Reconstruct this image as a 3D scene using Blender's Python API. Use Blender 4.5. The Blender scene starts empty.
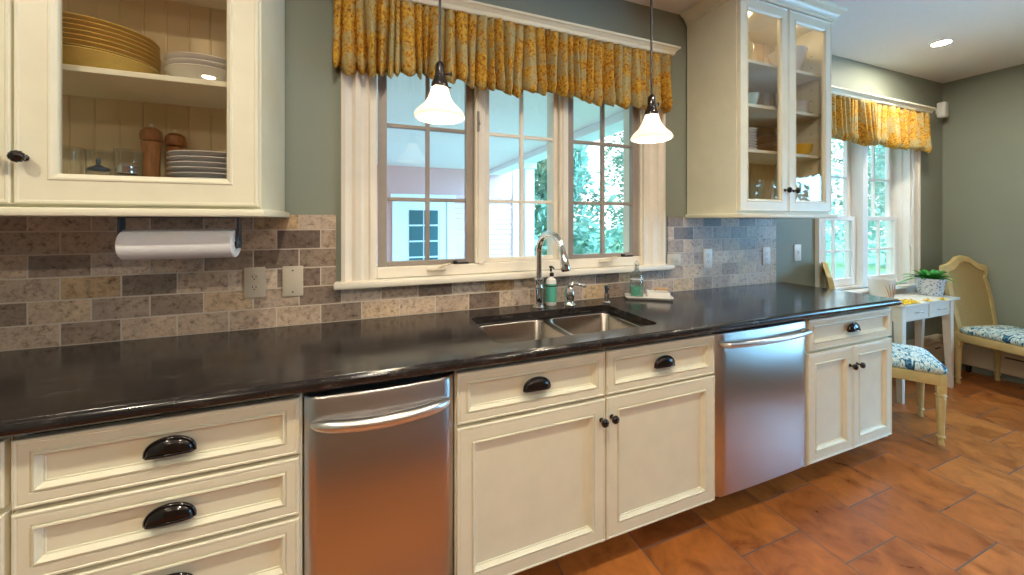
import bpy, bmesh, math, random
from mathutils import Vector, Matrix
random.seed(7)
S = bpy.context.scene
COL = S.collection
PI = math.pi

# ------------------------------------------------------------------ materials
def new_mat(name):
    m = bpy.data.materials.new(name); m.use_nodes = True
    nt = m.node_tree
    return m, nt, nt.nodes['Principled BSDF'], nt.nodes['Material Output']

def setp(b, **k):
    for n, v in k.items():
        n = n.replace('_', ' ')
        if n in b.inputs:
            b.inputs[n].default_value = (*v, 1) if isinstance(v, tuple) and len(v) == 3 else v

def N(nt, t, **k):
    n = nt.nodes.new(t)
    for a, v in k.items():
        if a in n.inputs: n.inputs[a].default_value = v
        else: setattr(n, a, v)
    return n

def ramp(nt, stops, interp='LINEAR'):
    r = nt.nodes.new('ShaderNodeValToRGB'); cr = r.color_ramp; cr.interpolation = interp
    while len(cr.elements) > 1: cr.elements.remove(cr.elements[-1])
    for i, (p, c) in enumerate(stops):
        e = cr.elements[0] if i == 0 else cr.elements.new(p)
        e.position = p; e.color = (*c, 1)
    return r

def coords(nt, scale=(1, 1, 1), rot=(0, 0, 0), loc=(0, 0, 0), kind='Object'):
    tc = nt.nodes.new('ShaderNodeTexCoord'); mp = nt.nodes.new('ShaderNodeMapping')
    mp.inputs['Scale'].default_value = scale; mp.inputs['Rotation'].default_value = rot; mp.inputs['Location'].default_value = loc
    nt.links.new(tc.outputs[kind], mp.inputs['Vector'])
    return mp.outputs['Vector']

def simple(name, col, rough=.5, metal=0., spec=.5, noise=0., nscale=40., bump=0., bscale=200., coat=0., stretch=(1, 1, 1)):
    m, nt, b, o = new_mat(name)
    setp(b, Base_Color=col, Roughness=rough, Metallic=metal, Coat_Weight=coat)
    b.inputs['Specular IOR Level'].default_value = spec
    v = coords(nt, stretch)
    nz = N(nt, 'ShaderNodeTexNoise', Scale=nscale, Detail=4.)
    nt.links.new(v, nz.inputs['Vector'])
    k = max(noise, .015)
    r = ramp(nt, [(.3, tuple(c*(1-k) for c in col)), (.7, tuple(min(1, c*(1+k)) for c in col))])
    nt.links.new(nz.outputs['Fac'], r.inputs['Fac']); nt.links.new(r.outputs['Color'], b.inputs['Base Color'])
    if bump:
        n2 = N(nt, 'ShaderNodeTexNoise', Scale=bscale, Detail=3.); nt.links.new(v, n2.inputs['Vector'])
        bp = N(nt, 'ShaderNodeBump', Strength=bump, Distance=.002)
        nt.links.new(n2.outputs['Fac'], bp.inputs['Height']); nt.links.new(bp.outputs['Normal'], b.inputs['Normal'])
    return m

def emit(name, col, st):
    m, nt, b, o = new_mat(name)
    setp(b, Base_Color=(.9, .9, .9), Emission_Color=col, Emission_Strength=st)
    return m

def thin_glass(name, tint=(1, 1, 1), refl=1.0, rough=0.0):
    m, nt, b, o = new_mat(name)
    nt.nodes.remove(b)
    t = N(nt, 'ShaderNodeBsdfTransparent'); t.inputs['Color'].default_value = (*tint, 1)
    g = N(nt, 'ShaderNodeBsdfGlossy', Roughness=rough)
    fr = N(nt, 'ShaderNodeFresnel', IOR=1.5)
    mu = N(nt, 'ShaderNodeMath', operation='MULTIPLY'); mu.inputs[1].default_value = refl
    ge = N(nt, 'ShaderNodeNewGeometry'); io = N(nt, 'ShaderNodeMath', operation='MULTIPLY_ADD'); io.inputs[1].default_value = 1/1.5 - 1.5; io.inputs[2].default_value = 1.5
    nt.links.new(ge.outputs['Backfacing'], io.inputs[0]); nt.links.new(io.outputs[0], fr.inputs['IOR'])
    mx = N(nt, 'ShaderNodeMixShader')
    nt.links.new(fr.outputs['Fac'], mu.inputs[0]); nt.links.new(mu.outputs[0], mx.inputs['Fac'])
    nt.links.new(t.outputs[0], mx.inputs[1]); nt.links.new(g.outputs[0], mx.inputs[2]); nt.links.new(mx.outputs[0], o.inputs['Surface'])
    return m

M = {}
M['cream'] = simple('cream_paint', (.79, .755, .590), .38, noise=.03, nscale=12)
M['cream_in'] = simple('cabinet_interior', (.72, .58, .36), .5, noise=.04, nscale=9)
M['trim'] = simple('window_trim_paint', (.82, .76, .66), .38, noise=.03, nscale=10)
M['taupe'] = simple('taupe_shaded_sash', (.33, .285, .25), .4, noise=.03)  # side sash wood, with its shadow put into the taupe colour
M['white_paint'] = simple('white_gloss_paint', (.85, .84, .82), .35)
M['wall'] = simple('sage_wall_paint', (.272, .303, .252), .6, noise=.02, nscale=5, bump=.08, bscale=300)
M['ceiling'] = simple('ceiling_paint', (.80, .80, .79), .7, noise=.01)
M['rear'] = simple('warm_wood_wall', (.22, .125, .07), .45, noise=.18, nscale=6, stretch=(6, 6, .6))
M['bronze'] = simple('oil_rubbed_bronze', (.018, .013, .012), .22, metal=.6, coat=.6)
M['black'] = simple('black_plastic', (.012, .012, .013), .35)
M['dark'] = simple('dark_recess', (.02, .017, .015), .7)
M['chrome'] = simple('chrome', (.82, .82, .84), .07, metal=1)
M['satin'] = simple('satin_metal', (.84, .83, .82), .32, metal=1)
M['bluesteel'] = simple('dark_blue_steel', (.10, .13, .18), .3, metal=.8)
M['china'] = simple('white_china', (.80, .79, .77), .18, coat=.3)
M['greychina'] = simple('pale_stoneware', (.66, .66, .68), .25, coat=.2)
M['yellow'] = simple('mustard_glaze', (.78, .55, .13), .22, coat=.4, noise=.08)
M['yellow_bowl'] = simple('bright_yellow_glaze', (.72, .46, .03), .25, coat=.3)
M['wood'] = simple('turned_wood', (.36, .15, .045), .4, noise=.3, nscale=25, stretch=(3, 3, .5))
M['palewood'] = simple('pale_brush_wood', (.55, .36, .20), .5, noise=.15)
M['almond'] = simple('almond_plastic', (.63, .55, .44), .35)
M['whiteplastic'] = simple('white_plastic', (.83, .83, .82), .35)
M['paper'] = simple('paper_towel', (.86, .86, .88), .9, bump=.5, bscale=220)
M['teal'] = simple('teal_label', (.10, .42, .32), .4)
M['tealliq'] = simple('green_soap_liquid', (.16, .55, .42), .15, coat=.4)
M['blue_bowl'] = simple('pale_blue_glaze', (.45, .62, .66), .25)
M['bamboo'] = simple('brown_basket', (.28, .12, .035), .55, noise=.2, nscale=60, bump=.4, bscale=120)
M['chairwood'] = simple('cream_yellow_chair_paint', (.60, .47, .21), .42, noise=.1, nscale=14)
M['table'] = simple('table_paint', (.80, .76, .66), .4, noise=.03)
M['heater'] = simple('heater_enamel', (.62, .54, .40), .4)
M['leafplant'] = simple('houseplant_leaf', (.045, .30, .05), .35, noise=.35, nscale=30)
M['petal'] = simple('yellow_petal', (.90, .62, .01), .5, noise=.1)
M['bark'] = simple('bark', (.30, .26, .22), .8, noise=.3, nscale=8, stretch=(3, 3, .6))
M['siding'] = simple('pink_siding', (.68, .42, .40), .6)
M['frieze'] = simple('pink_frieze', (.64, .36, .33), .6)
M['porchceil'] = simple('porch_ceiling_paint', (.80, .76, .74), .6)
M['doorwhite'] = simple('white_exterior_paint', (.76, .80, .82), .5)
M['darkglass'] = simple('dark_door_glass', (.05, .13, .14), .1)
M['lawn'] = simple('lawn', (.20, .42, .20), .9, noise=.3, nscale=3)
M['deck'] = simple('porch_deck', (.42, .40, .38), .7, noise=.1, nscale=4, stretch=(1, 12, 1))
M['glass'] = thin_glass('window_glass', (.97, 1., .995), .9)
M['cabglass'] = thin_glass('cabinet_glass', (.97, .96, .94), 1.0)
M['clear'] = thin_glass('clear_drinking_glass', (.93, .94, .93), 2.2, .03)
M['bulb'] = emit('lit_bulb', (1., .82, .54), 130.)
M['puck'] = emit('cabinet_puck_lens', (1., .80, .52), 22.)
M['lens'] = emit('recessed_lens', (1., .90, .70), 720.)
# lit milk glass shade
m, nt, b, o = new_mat('lit_milk_glass')
setp(b, Base_Color=(.9, .88, .84), Roughness=.25, Emission_Color=(1., .93, .82), Emission_Strength=.35)
v = coords(nt); nz = N(nt, 'ShaderNodeTexNoise', Scale=30.); nt.links.new(v, nz.inputs['Vector'])
rr = ramp(nt, [(.3, (.86, .84, .8)), (.7, (.93, .92, .89))]); nt.links.new(nz.outputs['Fac'], rr.inputs['Fac']); nt.links.new(rr.outputs['Color'], b.inputs['Base Color'])
tr = N(nt, 'ShaderNodeBsdfTranslucent'); tr.inputs['Color'].default_value = (.92, .86, .76, 1)
mx = N(nt, 'ShaderNodeMixShader', Fac=.45); nt.links.new(b.outputs[0], mx.inputs[1]); nt.links.new(tr.outputs[0], mx.inputs[2]); nt.links.new(mx.outputs[0], o.inputs['Surface'])
M['shade'] = m

# brushed steel
def steel(name, col, rough, stretch, bump=.06):
    m, nt, b, o = new_mat(name)
    setp(b, Base_Color=col, Roughness=rough, Metallic=1.)
    if 'Anisotropic' in b.inputs: b.inputs['Anisotropic'].default_value = .6
    v = coords(nt, stretch)
    nz = N(nt, 'ShaderNodeTexNoise', Scale=60., Detail=5.); nt.links.new(v, nz.inputs['Vector'])
    r = ramp(nt, [(.3, (rough*.95,)*3), (.7, (rough*1.05,)*3)])
    nt.links.new(nz.outputs['Fac'], r.inputs['Fac']); nt.links.new(r.outputs['Color'], b.inputs['Roughness'])
    bp = N(nt, 'ShaderNodeBump', Strength=bump, Distance=.001)
    nt.links.new(nz.outputs['Fac'], bp.inputs['Height']); nt.links.new(bp.outputs['Normal'], b.inputs['Normal'])
    return m
M['steel'] = steel('brushed_stainless', (.66, .63, .62), .30, (60, 60, .1), .004)
M['sinksteel'] = steel('sink_stainless', (.55, .50, .45), .22, (.3, 30, 30), .012)

# travertine running-bond backsplash (object coordinates: x along wall, z up)
m, nt, b, o = new_mat('travertine_tile')
tc = N(nt, 'ShaderNodeTexCoord'); sp = N(nt, 'ShaderNodeSeparateXYZ'); cb = N(nt, 'ShaderNodeCombineXYZ')
nt.links.new(tc.outputs['Object'], sp.inputs[0])
ax = N(nt, 'ShaderNodeMath', operation='ADD'); ax.inputs[1].default_value = 16.3 + .87 - .0
az = N(nt, 'ShaderNodeMath', operation='ADD'); az.inputs[1].default_value = 8.05 - 1.077 + .0805*1 - .049 + .05
nt.links.new(sp.outputs['X'], ax.inputs[0]); nt.links.new(sp.outputs['Z'], az.inputs[0])
nt.links.new(ax.outputs[0], cb.inputs['X']); nt.links.new(az.outputs[0], cb.inputs['Y'])
br = N(nt, 'ShaderNodeTexBrick', Scale=1.0, offset=.5, offset_frequency=2, squash=1.0)
br.inputs['Brick Width'].default_value = .163; br.inputs['Row Height'].default_value = .0805
br.inputs['Mortar Size'].default_value = .0028; br.inputs['Mortar Smooth'].default_value = .25
br.inputs['Color1'].default_value = (0, 0, 0, 1); br.inputs['Color2'].default_value = (1, 1, 1, 1); br.inputs['Mortar'].default_value = (.5, .5, .5, 1)
nt.links.new(cb.outputs[0], br.inputs['Vector'])
tone = ramp(nt, [(0, (.20, .155, .135)), (.20, (.40, .33, .28)), (.38, (.62, .51, .42)), (.52, (.42, .35, .31)), (.70, (.72, .63, .55)), (.88, (.58, .43, .26)), (1., (.72, .65, .58))])
nt.links.new(br.outputs['Color'], tone.inputs['Fac'])
addv = N(nt, 'ShaderNodeVectorMath', operation='ADD'); sclv = N(nt, 'ShaderNodeVectorMath', operation='SCALE'); sclv.inputs['Scale'].default_value = 3.
nt.links.new(br.outputs['Color'], sclv.inputs[0]); nt.links.new(cb.outputs[0], addv.inputs[0]); nt.links.new(sclv.outputs[0], addv.inputs[1])
n1 = N(nt, 'ShaderNodeTexNoise', Scale=46., Detail=9., Roughness=.72); nt.links.new(addv.outputs[0], n1.inputs['Vector'])
n1.inputs['Distortion'].default_value = .25
r1 = ramp(nt, [(.34, (.36, .29, .27)), (.43, (.80, .75, .71)), (.51, (1.02, .99, .95)), (.68, (1.2, 1.17, 1.12))])
nt.links.new(n1.outputs['Fac'], r1.inputs['Fac'])
n2 = N(nt, 'ShaderNodeTexNoise', Scale=7., Detail=3.); nt.links.new(addv.outputs[0], n2.inputs['Vector'])
r2 = ramp(nt, [(.35, (.85, .80, .78)), (.6, (1.05, 1.0, .93))]); nt.links.new(n2.outputs['Fac'], r2.inputs['Fac'])
mu1 = N(nt, 'ShaderNodeMix', data_type='RGBA', blend_type='MULTIPLY'); mu1.inputs[0].default_value = 1.
mu2 = N(nt, 'ShaderNodeMix', data_type='RGBA', blend_type='MULTIPLY'); mu2.inputs[0].default_value = 1.
nt.links.new(tone.outputs[0], mu1.inputs[6]); nt.links.new(r1.outputs[0], mu1.inputs[7])
nt.links.new(mu1.outputs[2], mu2.inputs[6]); nt.links.new(r2.outputs[0], mu2.inputs[7])
mo = N(nt, 'ShaderNodeMix', data_type='RGBA'); mo.inputs[7].default_value = (.66, .58, .49, 1)
nt.links.new(br.outputs['Fac'], mo.inputs[0]); nt.links.new(mu2.outputs[2], mo.inputs[6]); nt.links.new(mo.outputs[2], b.inputs['Base Color'])
hh = N(nt, 'ShaderNodeMath', operation='MULTIPLY_ADD'); hh.inputs[1].default_value = -1.; 
nt.links.new(br.outputs['Fac'], hh.inputs[0]); nt.links.new(n1.outputs['Fac'], hh.inputs[2])
bp = N(nt, 'ShaderNodeBump', Strength=.55, Distance=.004); nt.links.new(hh.outputs[0], bp.inputs['Height']); nt.links.new(bp.outputs['Normal'], b.inputs['Normal'])
setp(b, Roughness=.42)
M['tile'] = m

# terracotta floor tile, columns along Y, half offset
m, nt, b, o = new_mat('terracotta_floor')
tc = N(nt, 'ShaderNodeTexCoord'); sp = N(nt, 'ShaderNodeSeparateXYZ'); cb = N(nt, 'ShaderNodeCombineXYZ')
nt.links.new(tc.outputs['Object'], sp.inputs[0])
ax = N(nt, 'ShaderNodeMath', operation='ADD'); ax.inputs[1].default_value = .356*20 - 1.03
ay = N(nt, 'ShaderNodeMath', operation='ADD'); ay.inputs[1].default_value = .335*20 - .87 + .1675
nt.links.new(sp.outputs['X'], ax.inputs[0]); nt.links.new(sp.outputs['Y'], ay.inputs[0])
nt.links.new(ay.outputs[0], cb.inputs['X']); nt.links.new(ax.outputs[0], cb.inputs['Y'])
br = N(nt, 'ShaderNodeTexBrick', Scale=1.0, offset=.5, offset_frequency=2)
br.inputs['Brick Width'].default_value = .335; br.inputs['Row Height'].default_value = .356
br.inputs['Mortar Size'].default_value = .003; br.inputs['Mortar Smooth'].default_value = .2
br.inputs['Color1'].default_value = (0, 0, 0, 1); br.inputs['Color2'].default_value = (1, 1, 1, 1); br.inputs['Mortar'].default_value = (.5, .5, .5, 1)
nt.links.new(cb.outputs[0], br.inputs['Vector'])
tone = ramp(nt, [(0, (.31, .095, .022)), (.5, (.39, .128, .028)), (1., (.44, .155, .036))])
nt.links.new(br.outputs['Color'], tone.inputs['Fac'])
sclv = N(nt, 'ShaderNodeVectorMath', operation='SCALE'); sclv.inputs['Scale'].default_value = 5.
addv = N(nt, 'ShaderNodeVectorMath', operation='ADD'); nt.links.new(br.outputs['Color'], sclv.inputs[0]); nt.links.new(cb.outputs[0], addv.inputs[0]); nt.links.new(sclv.outputs[0], addv.inputs[1])
n1 = N(nt, 'ShaderNodeTexNoise', Scale=9., Detail=7., Roughness=.62); nt.links.new(addv.outputs[0], n1.inputs['Vector']); n1.inputs['Distortion'].default_value = .6
r1 = ramp(nt, [(.30, (.52, .40, .36)), (.48, (.92, .88, .85)), (.68, (1.25, 1.2, 1.1))]); nt.links.new(n1.outputs['Fac'], r1.inputs['Fac'])
mu1 = N(nt, 'ShaderNodeMix', data_type='RGBA', blend_type='MULTIPLY'); mu1.inputs[0].default_value = 1.
nt.links.new(tone.outputs[0], mu1.inputs[6]); nt.links.new(r1.outputs[0], mu1.inputs[7])
mo = N(nt, 'ShaderNodeMix', data_type='RGBA'); mo.inputs[7].default_value = (.13, .085, .075, 1)
nt.links.new(br.outputs['Fac'], mo.inputs[0]); nt.links.new(mu1.outputs[2], mo.inputs[6]); nt.links.new(mo.outputs[2], b.inputs['Base Color'])
hh = N(nt, 'ShaderNodeMath', operation='MULTIPLY_ADD'); hh.inputs[1].default_value = -2.
nt.links.new(br.outputs['Fac'], hh.inputs[0]); nt.links.new(n1.outputs['Fac'], hh.inputs[2])
bp = N(nt, 'ShaderNodeBump', Strength=.25, Distance=.004); nt.links.new(hh.outputs[0], bp.inputs['Height']); nt.links.new(bp.outputs['Normal'], b.inputs['Normal'])
rr = ramp(nt, [(.3, (.27,)*3), (.7, (.40,)*3)]); nt.links.new(n1.outputs['Fac'], rr.inputs['Fac']); nt.links.new(rr.outputs[0], b.inputs['Roughness'])
M['floor'] = m

# dark stone counter
m, nt, b, o = new_mat('dark_stone_counter')
v = coords(nt)
n1 = N(nt, 'ShaderNodeTexNoise', Scale=5., Detail=6., Roughness=.6); nt.links.new(v, n1.inputs['Vector'])
r1 = ramp(nt, [(.3, (.009, .008, .0085)), (.7, (.027, .022, .021))]); nt.links.new(n1.outputs['Fac'], r1.inputs['Fac'])
v2 = coords(nt, (1, 5, 3), (0, 0, .3))
n2 = N(nt, 'ShaderNodeTexNoise', Scale=13., Detail=9., Roughness=.78); nt.links.new(v2, n2.inputs['Vector'])
r2 = ramp(nt, [(.54, (0, 0, 0)), (.68, (.45, .45, .45))]); nt.links.new(n2.outputs['Fac'], r2.inputs['Fac'])
mx = N(nt, 'ShaderNodeMix', data_type='RGBA'); mx.inputs[7].default_value = (.17, .14, .13, 1)
nt.links.new(r2.outputs[0], mx.inputs[0]); nt.links.new(r1.outputs[0], mx.inputs[6]); nt.links.new(mx.outputs[2], b.inputs['Base Color'])
rr = ramp(nt, [(.3, (.12,)*3), (.7, (.20,)*3)]); nt.links.new(n1.outputs['Fac'], rr.inputs['Fac']); nt.links.new(rr.outputs[0], b.inputs['Roughness'])
n3 = N(nt, 'ShaderNodeTexNoise', Scale=300., Detail=2.); nt.links.new(v, n3.inputs['Vector'])
bp = N(nt, 'ShaderNodeBump', Strength=.03, Distance=.001); nt.links.new(n3.outputs['Fac'], bp.inputs['Height']); nt.links.new(bp.outputs['Normal'], b.inputs['Normal'])
M['stone'] = m

# gold floral valance fabric
m, nt, b, o = new_mat('gold_toile_fabric')
v = coords(nt)
n1 = N(nt, 'ShaderNodeTexNoise', Scale=10., Detail=3., Roughness=.6); nt.links.new(v, n1.inputs['Vector'])
n2 = N(nt, 'ShaderNodeTexNoise', Scale=75., Detail=4., Roughness=.7); nt.links.new(v, n2.inputs['Vector'])
r1 = ramp(nt, [(.43, (0, 0, 0)), (.55, (1, 1, 1))]); nt.links.new(n1.outputs['Fac'], r1.inputs['Fac'])
r2 = ramp(nt, [(.36, (.17, .055, .006)), (.45, (.45, .20, .014)), (.55, (.64, .37, .03)), (.66, (.56, .41, .12))]); nt.links.new(n2.outputs['Fac'], r2.inputs['Fac'])
r3 = ramp(nt, [(.40, (.40, .23, .03)), (.48, (.46, .37, .16)), (.64, (.36, .34, .22))]); nt.links.new(n2.outputs['Fac'], r3.inputs['Fac'])
mx = N(nt, 'ShaderNodeMix', data_type='RGBA'); nt.links.new(r1.outputs[0], mx.inputs[0]); nt.links.new(r3.outputs[0], mx.inputs[6]); nt.links.new(r2.outputs[0], mx.inputs[7])
nt.links.new(mx.outputs[2], b.inputs['Base Color']); setp(b, Roughness=.85)
M['toile'] = m

# blue brush-stroke seat fabric
m, nt, b, o = new_mat('blue_print_fabric')
v = coords(nt, (1, 2.6, 1), (0, 0, .9))
n1 = N(nt, 'ShaderNodeTexNoise', Scale=16., Detail=4., Roughness=.6); nt.links.new(v, n1.inputs['Vector']); n1.inputs['Distortion'].default_value = 1.2
r1 = ramp(nt, [(.31, (.02, .03, .04)), (.38, (.02, .10, .26)), (.44, (.08, .36, .48)), (.49, (.62, .76, .76)), (.55, (.84, .85, .78)), (.60, (.22, .48, .60)), (.65, (.10, .34, .46)), (.71, (.78, .80, .74))])
nt.links.new(n1.outputs['Fac'], r1.inputs['Fac']); nt.links.new(r1.outputs[0], b.inputs['Base Color']); setp(b, Roughness=.8)
M['print'] = m

# woven cane
m, nt, b, o = new_mat('woven_cane')
v = coords(nt)
w1 = N(nt, 'ShaderNodeTexWave', Scale=34., bands_direction='DIAGONAL'); nt.links.new(v, w1.inputs['Vector'])
w2 = N(nt, 'ShaderNodeTexWave', Scale=34., bands_direction='X'); nt.links.new(v, w2.inputs['Vector'])
mm = N(nt, 'ShaderNodeMath', operation='MULTIPLY'); nt.links.new(w1.outputs['Fac'], mm.inputs[0]); nt.links.new(w2.outputs['Fac'], mm.inputs[1])
r1 = ramp(nt, [(.0, (.33, .24, .09)), (.5, (.58, .46, .21)), (1., (.66, .55, .29))]); nt.links.new(mm.outputs[0], r1.inputs['Fac']); nt.links.new(r1.outputs[0], b.inputs['Base Color'])
bp = N(nt, 'ShaderNodeBump', Strength=.4, Distance=.003); nt.links.new(mm.outputs[0], bp.inputs['Height']); nt.links.new(bp.outputs['Normal'], b.inputs['Normal'])
setp(b, Roughness=.6)
M['cane'] = m

# patterned pots
m, nt, b, o = new_mat('blue_white_pot_glaze')
v = coords(nt); vo = N(nt, 'ShaderNodeTexVoronoi', Scale=55.); nt.links.new(v, vo.inputs['Vector'])
r1 = ramp(nt, [(.25, (.18, .24, .32)), (.42, (.66, .68, .70))]); nt.links.new(vo.outputs['Distance'], r1.inputs['Fac']); nt.links.new(r1.outputs[0], b.inputs['Base Color']); setp(b, Roughness=.3)
M['potglaze'] = m

def leafmat(name, c0, c1):
    m, nt, b, o = new_mat(name)
    v = coords(nt); nz = N(nt, 'ShaderNodeTexNoise', Scale=1.2, Detail=5.); nt.links.new(v, nz.inputs['Vector'])
    r = ramp(nt, [(.32, c0), (.68, c1)]); nt.links.new(nz.outputs['Fac'], r.inputs['Fac'])
    nt.links.new(r.outputs[0], b.inputs['Base Color']); setp(b, Roughness=.6)
    tr = N(nt, 'ShaderNodeBsdfTranslucent'); nt.links.new(r.outputs[0], tr.inputs['Color'])
    mx = N(nt, 'ShaderNodeMixShader', Fac=.4); nt.links.new(b.outputs[0], mx.inputs[1]); nt.links.new(tr.outputs[0], mx.inputs[2]); nt.links.new(mx.outputs[0], o.inputs['Surface'])
    return m
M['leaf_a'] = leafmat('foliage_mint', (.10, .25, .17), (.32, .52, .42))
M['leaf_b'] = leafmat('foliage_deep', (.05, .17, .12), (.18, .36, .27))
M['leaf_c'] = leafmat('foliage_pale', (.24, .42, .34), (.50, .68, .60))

# ------------------------------------------------------------------ geometry helpers
class MB:
    def __init__(s): s.b = bmesh.new()
    def face(s, pts):
        try: return s.b.faces.new([s.b.verts.new(p) for p in pts])
        except ValueError: return None
    def box(s, x0, x1, y0, y1, z0, z1, bev=0., seg=2):
        vs = [s.b.verts.new((x, y, z)) for z in (z0, z1) for y in (y0, y1) for x in (x0, x1)]
        fs = [(0, 2, 3, 1), (4, 5, 7, 6), (0, 1, 5, 4), (2, 6, 7, 3), (0, 4, 6, 2), (1, 3, 7, 5)]
        F = [s.b.faces.new([vs[i] for i in f]) for f in fs]
        if bev:
            es = list({e for f in F for e in f.edges})
            bmesh.ops.bevel(s.b, geom=es, offset=bev, segments=seg, affect='EDGES', profile=.5)
        return s
    def obox(s, c, sx, sy, sz, rz=0, bev=0.):          # box centred on c in xy, base at c.z, turned about z
        n0 = len(s.b.verts)
        s.b.verts.ensure_lookup_table()
        old = set(s.b.verts)
        s.box(-sx/2, sx/2, -sy/2, sy/2, 0, sz, bev)
        R = Matrix.Rotation(rz, 3, 'Z')
        for v in s.b.verts:
            if v not in old: v.co = R @ v.co + Vector(c)
        return s
    def loft(s, rings, close=True, cap0=False, cap1=False):
        R = [[s.b.verts.new(p) for p in r] for r in rings]
        n = len(R[0])
        for a, b in zip(R, R[1:]):
            for i in range(n if close else n-1):
                j = (i+1) % n
                try: s.b.faces.new((a[i], a[j], b[j], b[i]))
                except ValueError: pass
        if cap0: s.b.faces.new(R[0][::-1])
        if cap1: s.b.faces.new(R[-1])
        return s
    def lathe(s, prof, c=(0, 0, 0), n=28, flute=0, fa=0., cap0=True, cap1=True, axis='Z', sx=1., sy=1.):
        rings = []
        for r, z in prof:
            ring = []
            for i in range(n):
                t = 2*PI*i/n
                rr = max(r, 1e-5)*(1 + (fa*math.cos(flute*t) if flute else 0))
                p = (rr*math.cos(t)*sx, rr*math.sin(t)*sy, z)
                if axis == 'Y': p = (p[0], -p[2], p[1])
                if axis == 'X': p = (p[2], p[0], p[1])
                ring.append((p[0]+c[0], p[1]+c[1], p[2]+c[2]))
            rings.append(ring)
        return s.loft(rings, True, cap0, cap1)
    def tube(s, pts, rad, n=12, cap=True):
        pts = [Vector(p) for p in pts]
        if not isinstance(rad, (list, tuple)): rad = [rad]*len(pts)
        rings = []; up = None
        for i, p in enumerate(pts):
            d = (pts[min(i+1, len(pts)-1)] - pts[max(i-1, 0)]).normalized()
            if up is None:
                up = Vector((0, 0, 1)) if abs(d.z) < .9 else Vector((1, 0, 0))
            a = d.cross(up).normalized(); up = a.cross(d).normalized()
            rings.append([tuple(p + rad[i]*(a*math.cos(2*PI*k/n) + up*math.sin(2*PI*k/n))) for k in range(n)])
        return s.loft(rings, True, cap, cap)
    def prism_y(s, poly, y0, y1):                      # polygon in (x,z) extruded along y
        return s.loft([[(x, y0, z) for x, z in poly], [(x, y1, z) for x, z in poly]], True, True, True)
    def prism_x(s, poly, x0, x1):                      # polygon in (y,z) extruded along x
        return s.loft([[(x0, y, z) for y, z in poly], [(x1, y, z) for y, z in poly]], True, True, True)
    def prism_z(s, poly, z0, z1):
        return s.loft([[(x, y, z0) for x, y in poly], [(x, y, z1) for x, y in poly]], True, True, True)
    def frame_y(s, x0, x1, z0, z1, prof, fill=True, back=None):
        # rectangular rings stepping inwards: prof = [(inset, y)], a panelled front seen from -y
        rings = [[(x0+i, y, z0+i), (x1-i, y, z0+i), (x1-i, y, z1-i), (x0+i, y, z1-i)] for i, y in prof]
        s.loft(rings, True, False, False)
        if fill:
            s.face(rings[-1]); s.face(rings[0][::-1])
        else:
            s.loft([rings[-1], rings[0]], True)
        return s
    def build(s, name, mat, parent=None, loc=None, smooth=False, angle=35):
        bmesh.ops.remove_doubles(s.b, verts=s.b.verts, dist=1e-6)
        bmesh.ops.recalc_face_normals(s.b, faces=s.b.faces)
        me = bpy.data.meshes.new(name)
        o = bpy.data.objects.new(name, me); COL.objects.link(o)
        org = Vector((0, 0, 0))
        if parent is not None:
            p = parent
            while p is not None: org += p.location; p = p.parent
            o.parent = parent
        if loc is not None:
            o.location = Vector(loc) - (org if parent is not None else Vector((0, 0, 0))); org = Vector(loc)
        for v in s.b.verts: v.co -= org
        s.b.to_mesh(me); s.b.free()
        me.materials.append(mat)
        if smooth:
            for p in me.polygons: p.use_smooth = True
            try: me.set_sharp_from_angle(angle=math.radians(angle))
            except Exception: pass
        return o

def tag(o, label, cat, group=None, kind=None):
    o['label'] = label; o['category'] = cat
    if group: o['group'] = group
    if kind: o['kind'] = kind
    return o
def thing(name, label, cat, loc, group=None):
    o = bpy.data.objects.new(name, None); COL.objects.link(o); o.location = loc; o.empty_display_size = .05
    return tag(o, label, cat, group)
def struct(o, label, cat):
    tag(o, label, cat); o['kind'] = 'structure'; return o
def copy_tree(o, parent=None):
    c = o.copy(); COL.objects.link(c)
    if parent is not None: c.parent = parent
    for ch in list(o.children): copy_tree(ch, c)
    return c
def dup(o, loc, label=None, rz=None):
    c = copy_tree(o); c.location = loc
    if label: c['label'] = label
    if rz is not None: c.rotation_euler = (0, 0, rz)
    return c

# ------------------------------------------------------------------ dimensions
WY = 1.76            # window wall face
XR = 5.02            # right wall
XL, YB = -2.3, -2.7  # left and rear walls
ZC = 2.655           # ceiling
YD = 1.1675          # lower door faces

# ------------------------------------------------------------------ room shell
struct(MB().box(XL, XR, YB, WY, -.08, 0).build('floor', M['floor']), 'terracotta coloured square floor tiles laid in running bond', 'floor')
struct(MB().box(XL, XR, YB, WY, ZC, ZC+.1).build('ceiling', M['ceiling']), 'flat white painted kitchen ceiling', 'ceiling')
W1 = (0.0, 1.50, 1.09, 2.20)       # window_1 opening x0,x1,z0,z1
W2 = (3.225, 4.47, .80, 2.10)
w = MB()
T = .16
w.box(XL, W1[0], WY, WY+T, 0, ZC); w.box(W1[1], W2[0], WY, WY+T, 0, ZC); w.box(W2[1], XR+T, WY, WY+T, 0, ZC)
for o_ in (W1, W2):
    w.box(o_[0], o_[1], WY, WY+T, 0, o_[2]); w.box(o_[0], o_[1], WY, WY+T, o_[3], ZC)
struct(w.build('wall_window', M['wall']), 'sage green wall holding the sink window and the dining window', 'wall')
W3 = (-1.75, .55, .70, 1.98)       # opening in right wall: y0,y1,z0,z1
w = MB()
w.box(XR, XR+T, YB, W3[0], 0, ZC); w.box(XR, XR+T, W3[1], WY, 0, ZC)
w.box(XR, XR+T, W3[0], W3[1], 0, W3[2]); w.box(XR, XR+T, W3[0], W3[1], W3[3], ZC)
struct(w.build('wall_right', M['wall']), 'sage green wall at the dining end behind the cane chair', 'wall')
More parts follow.
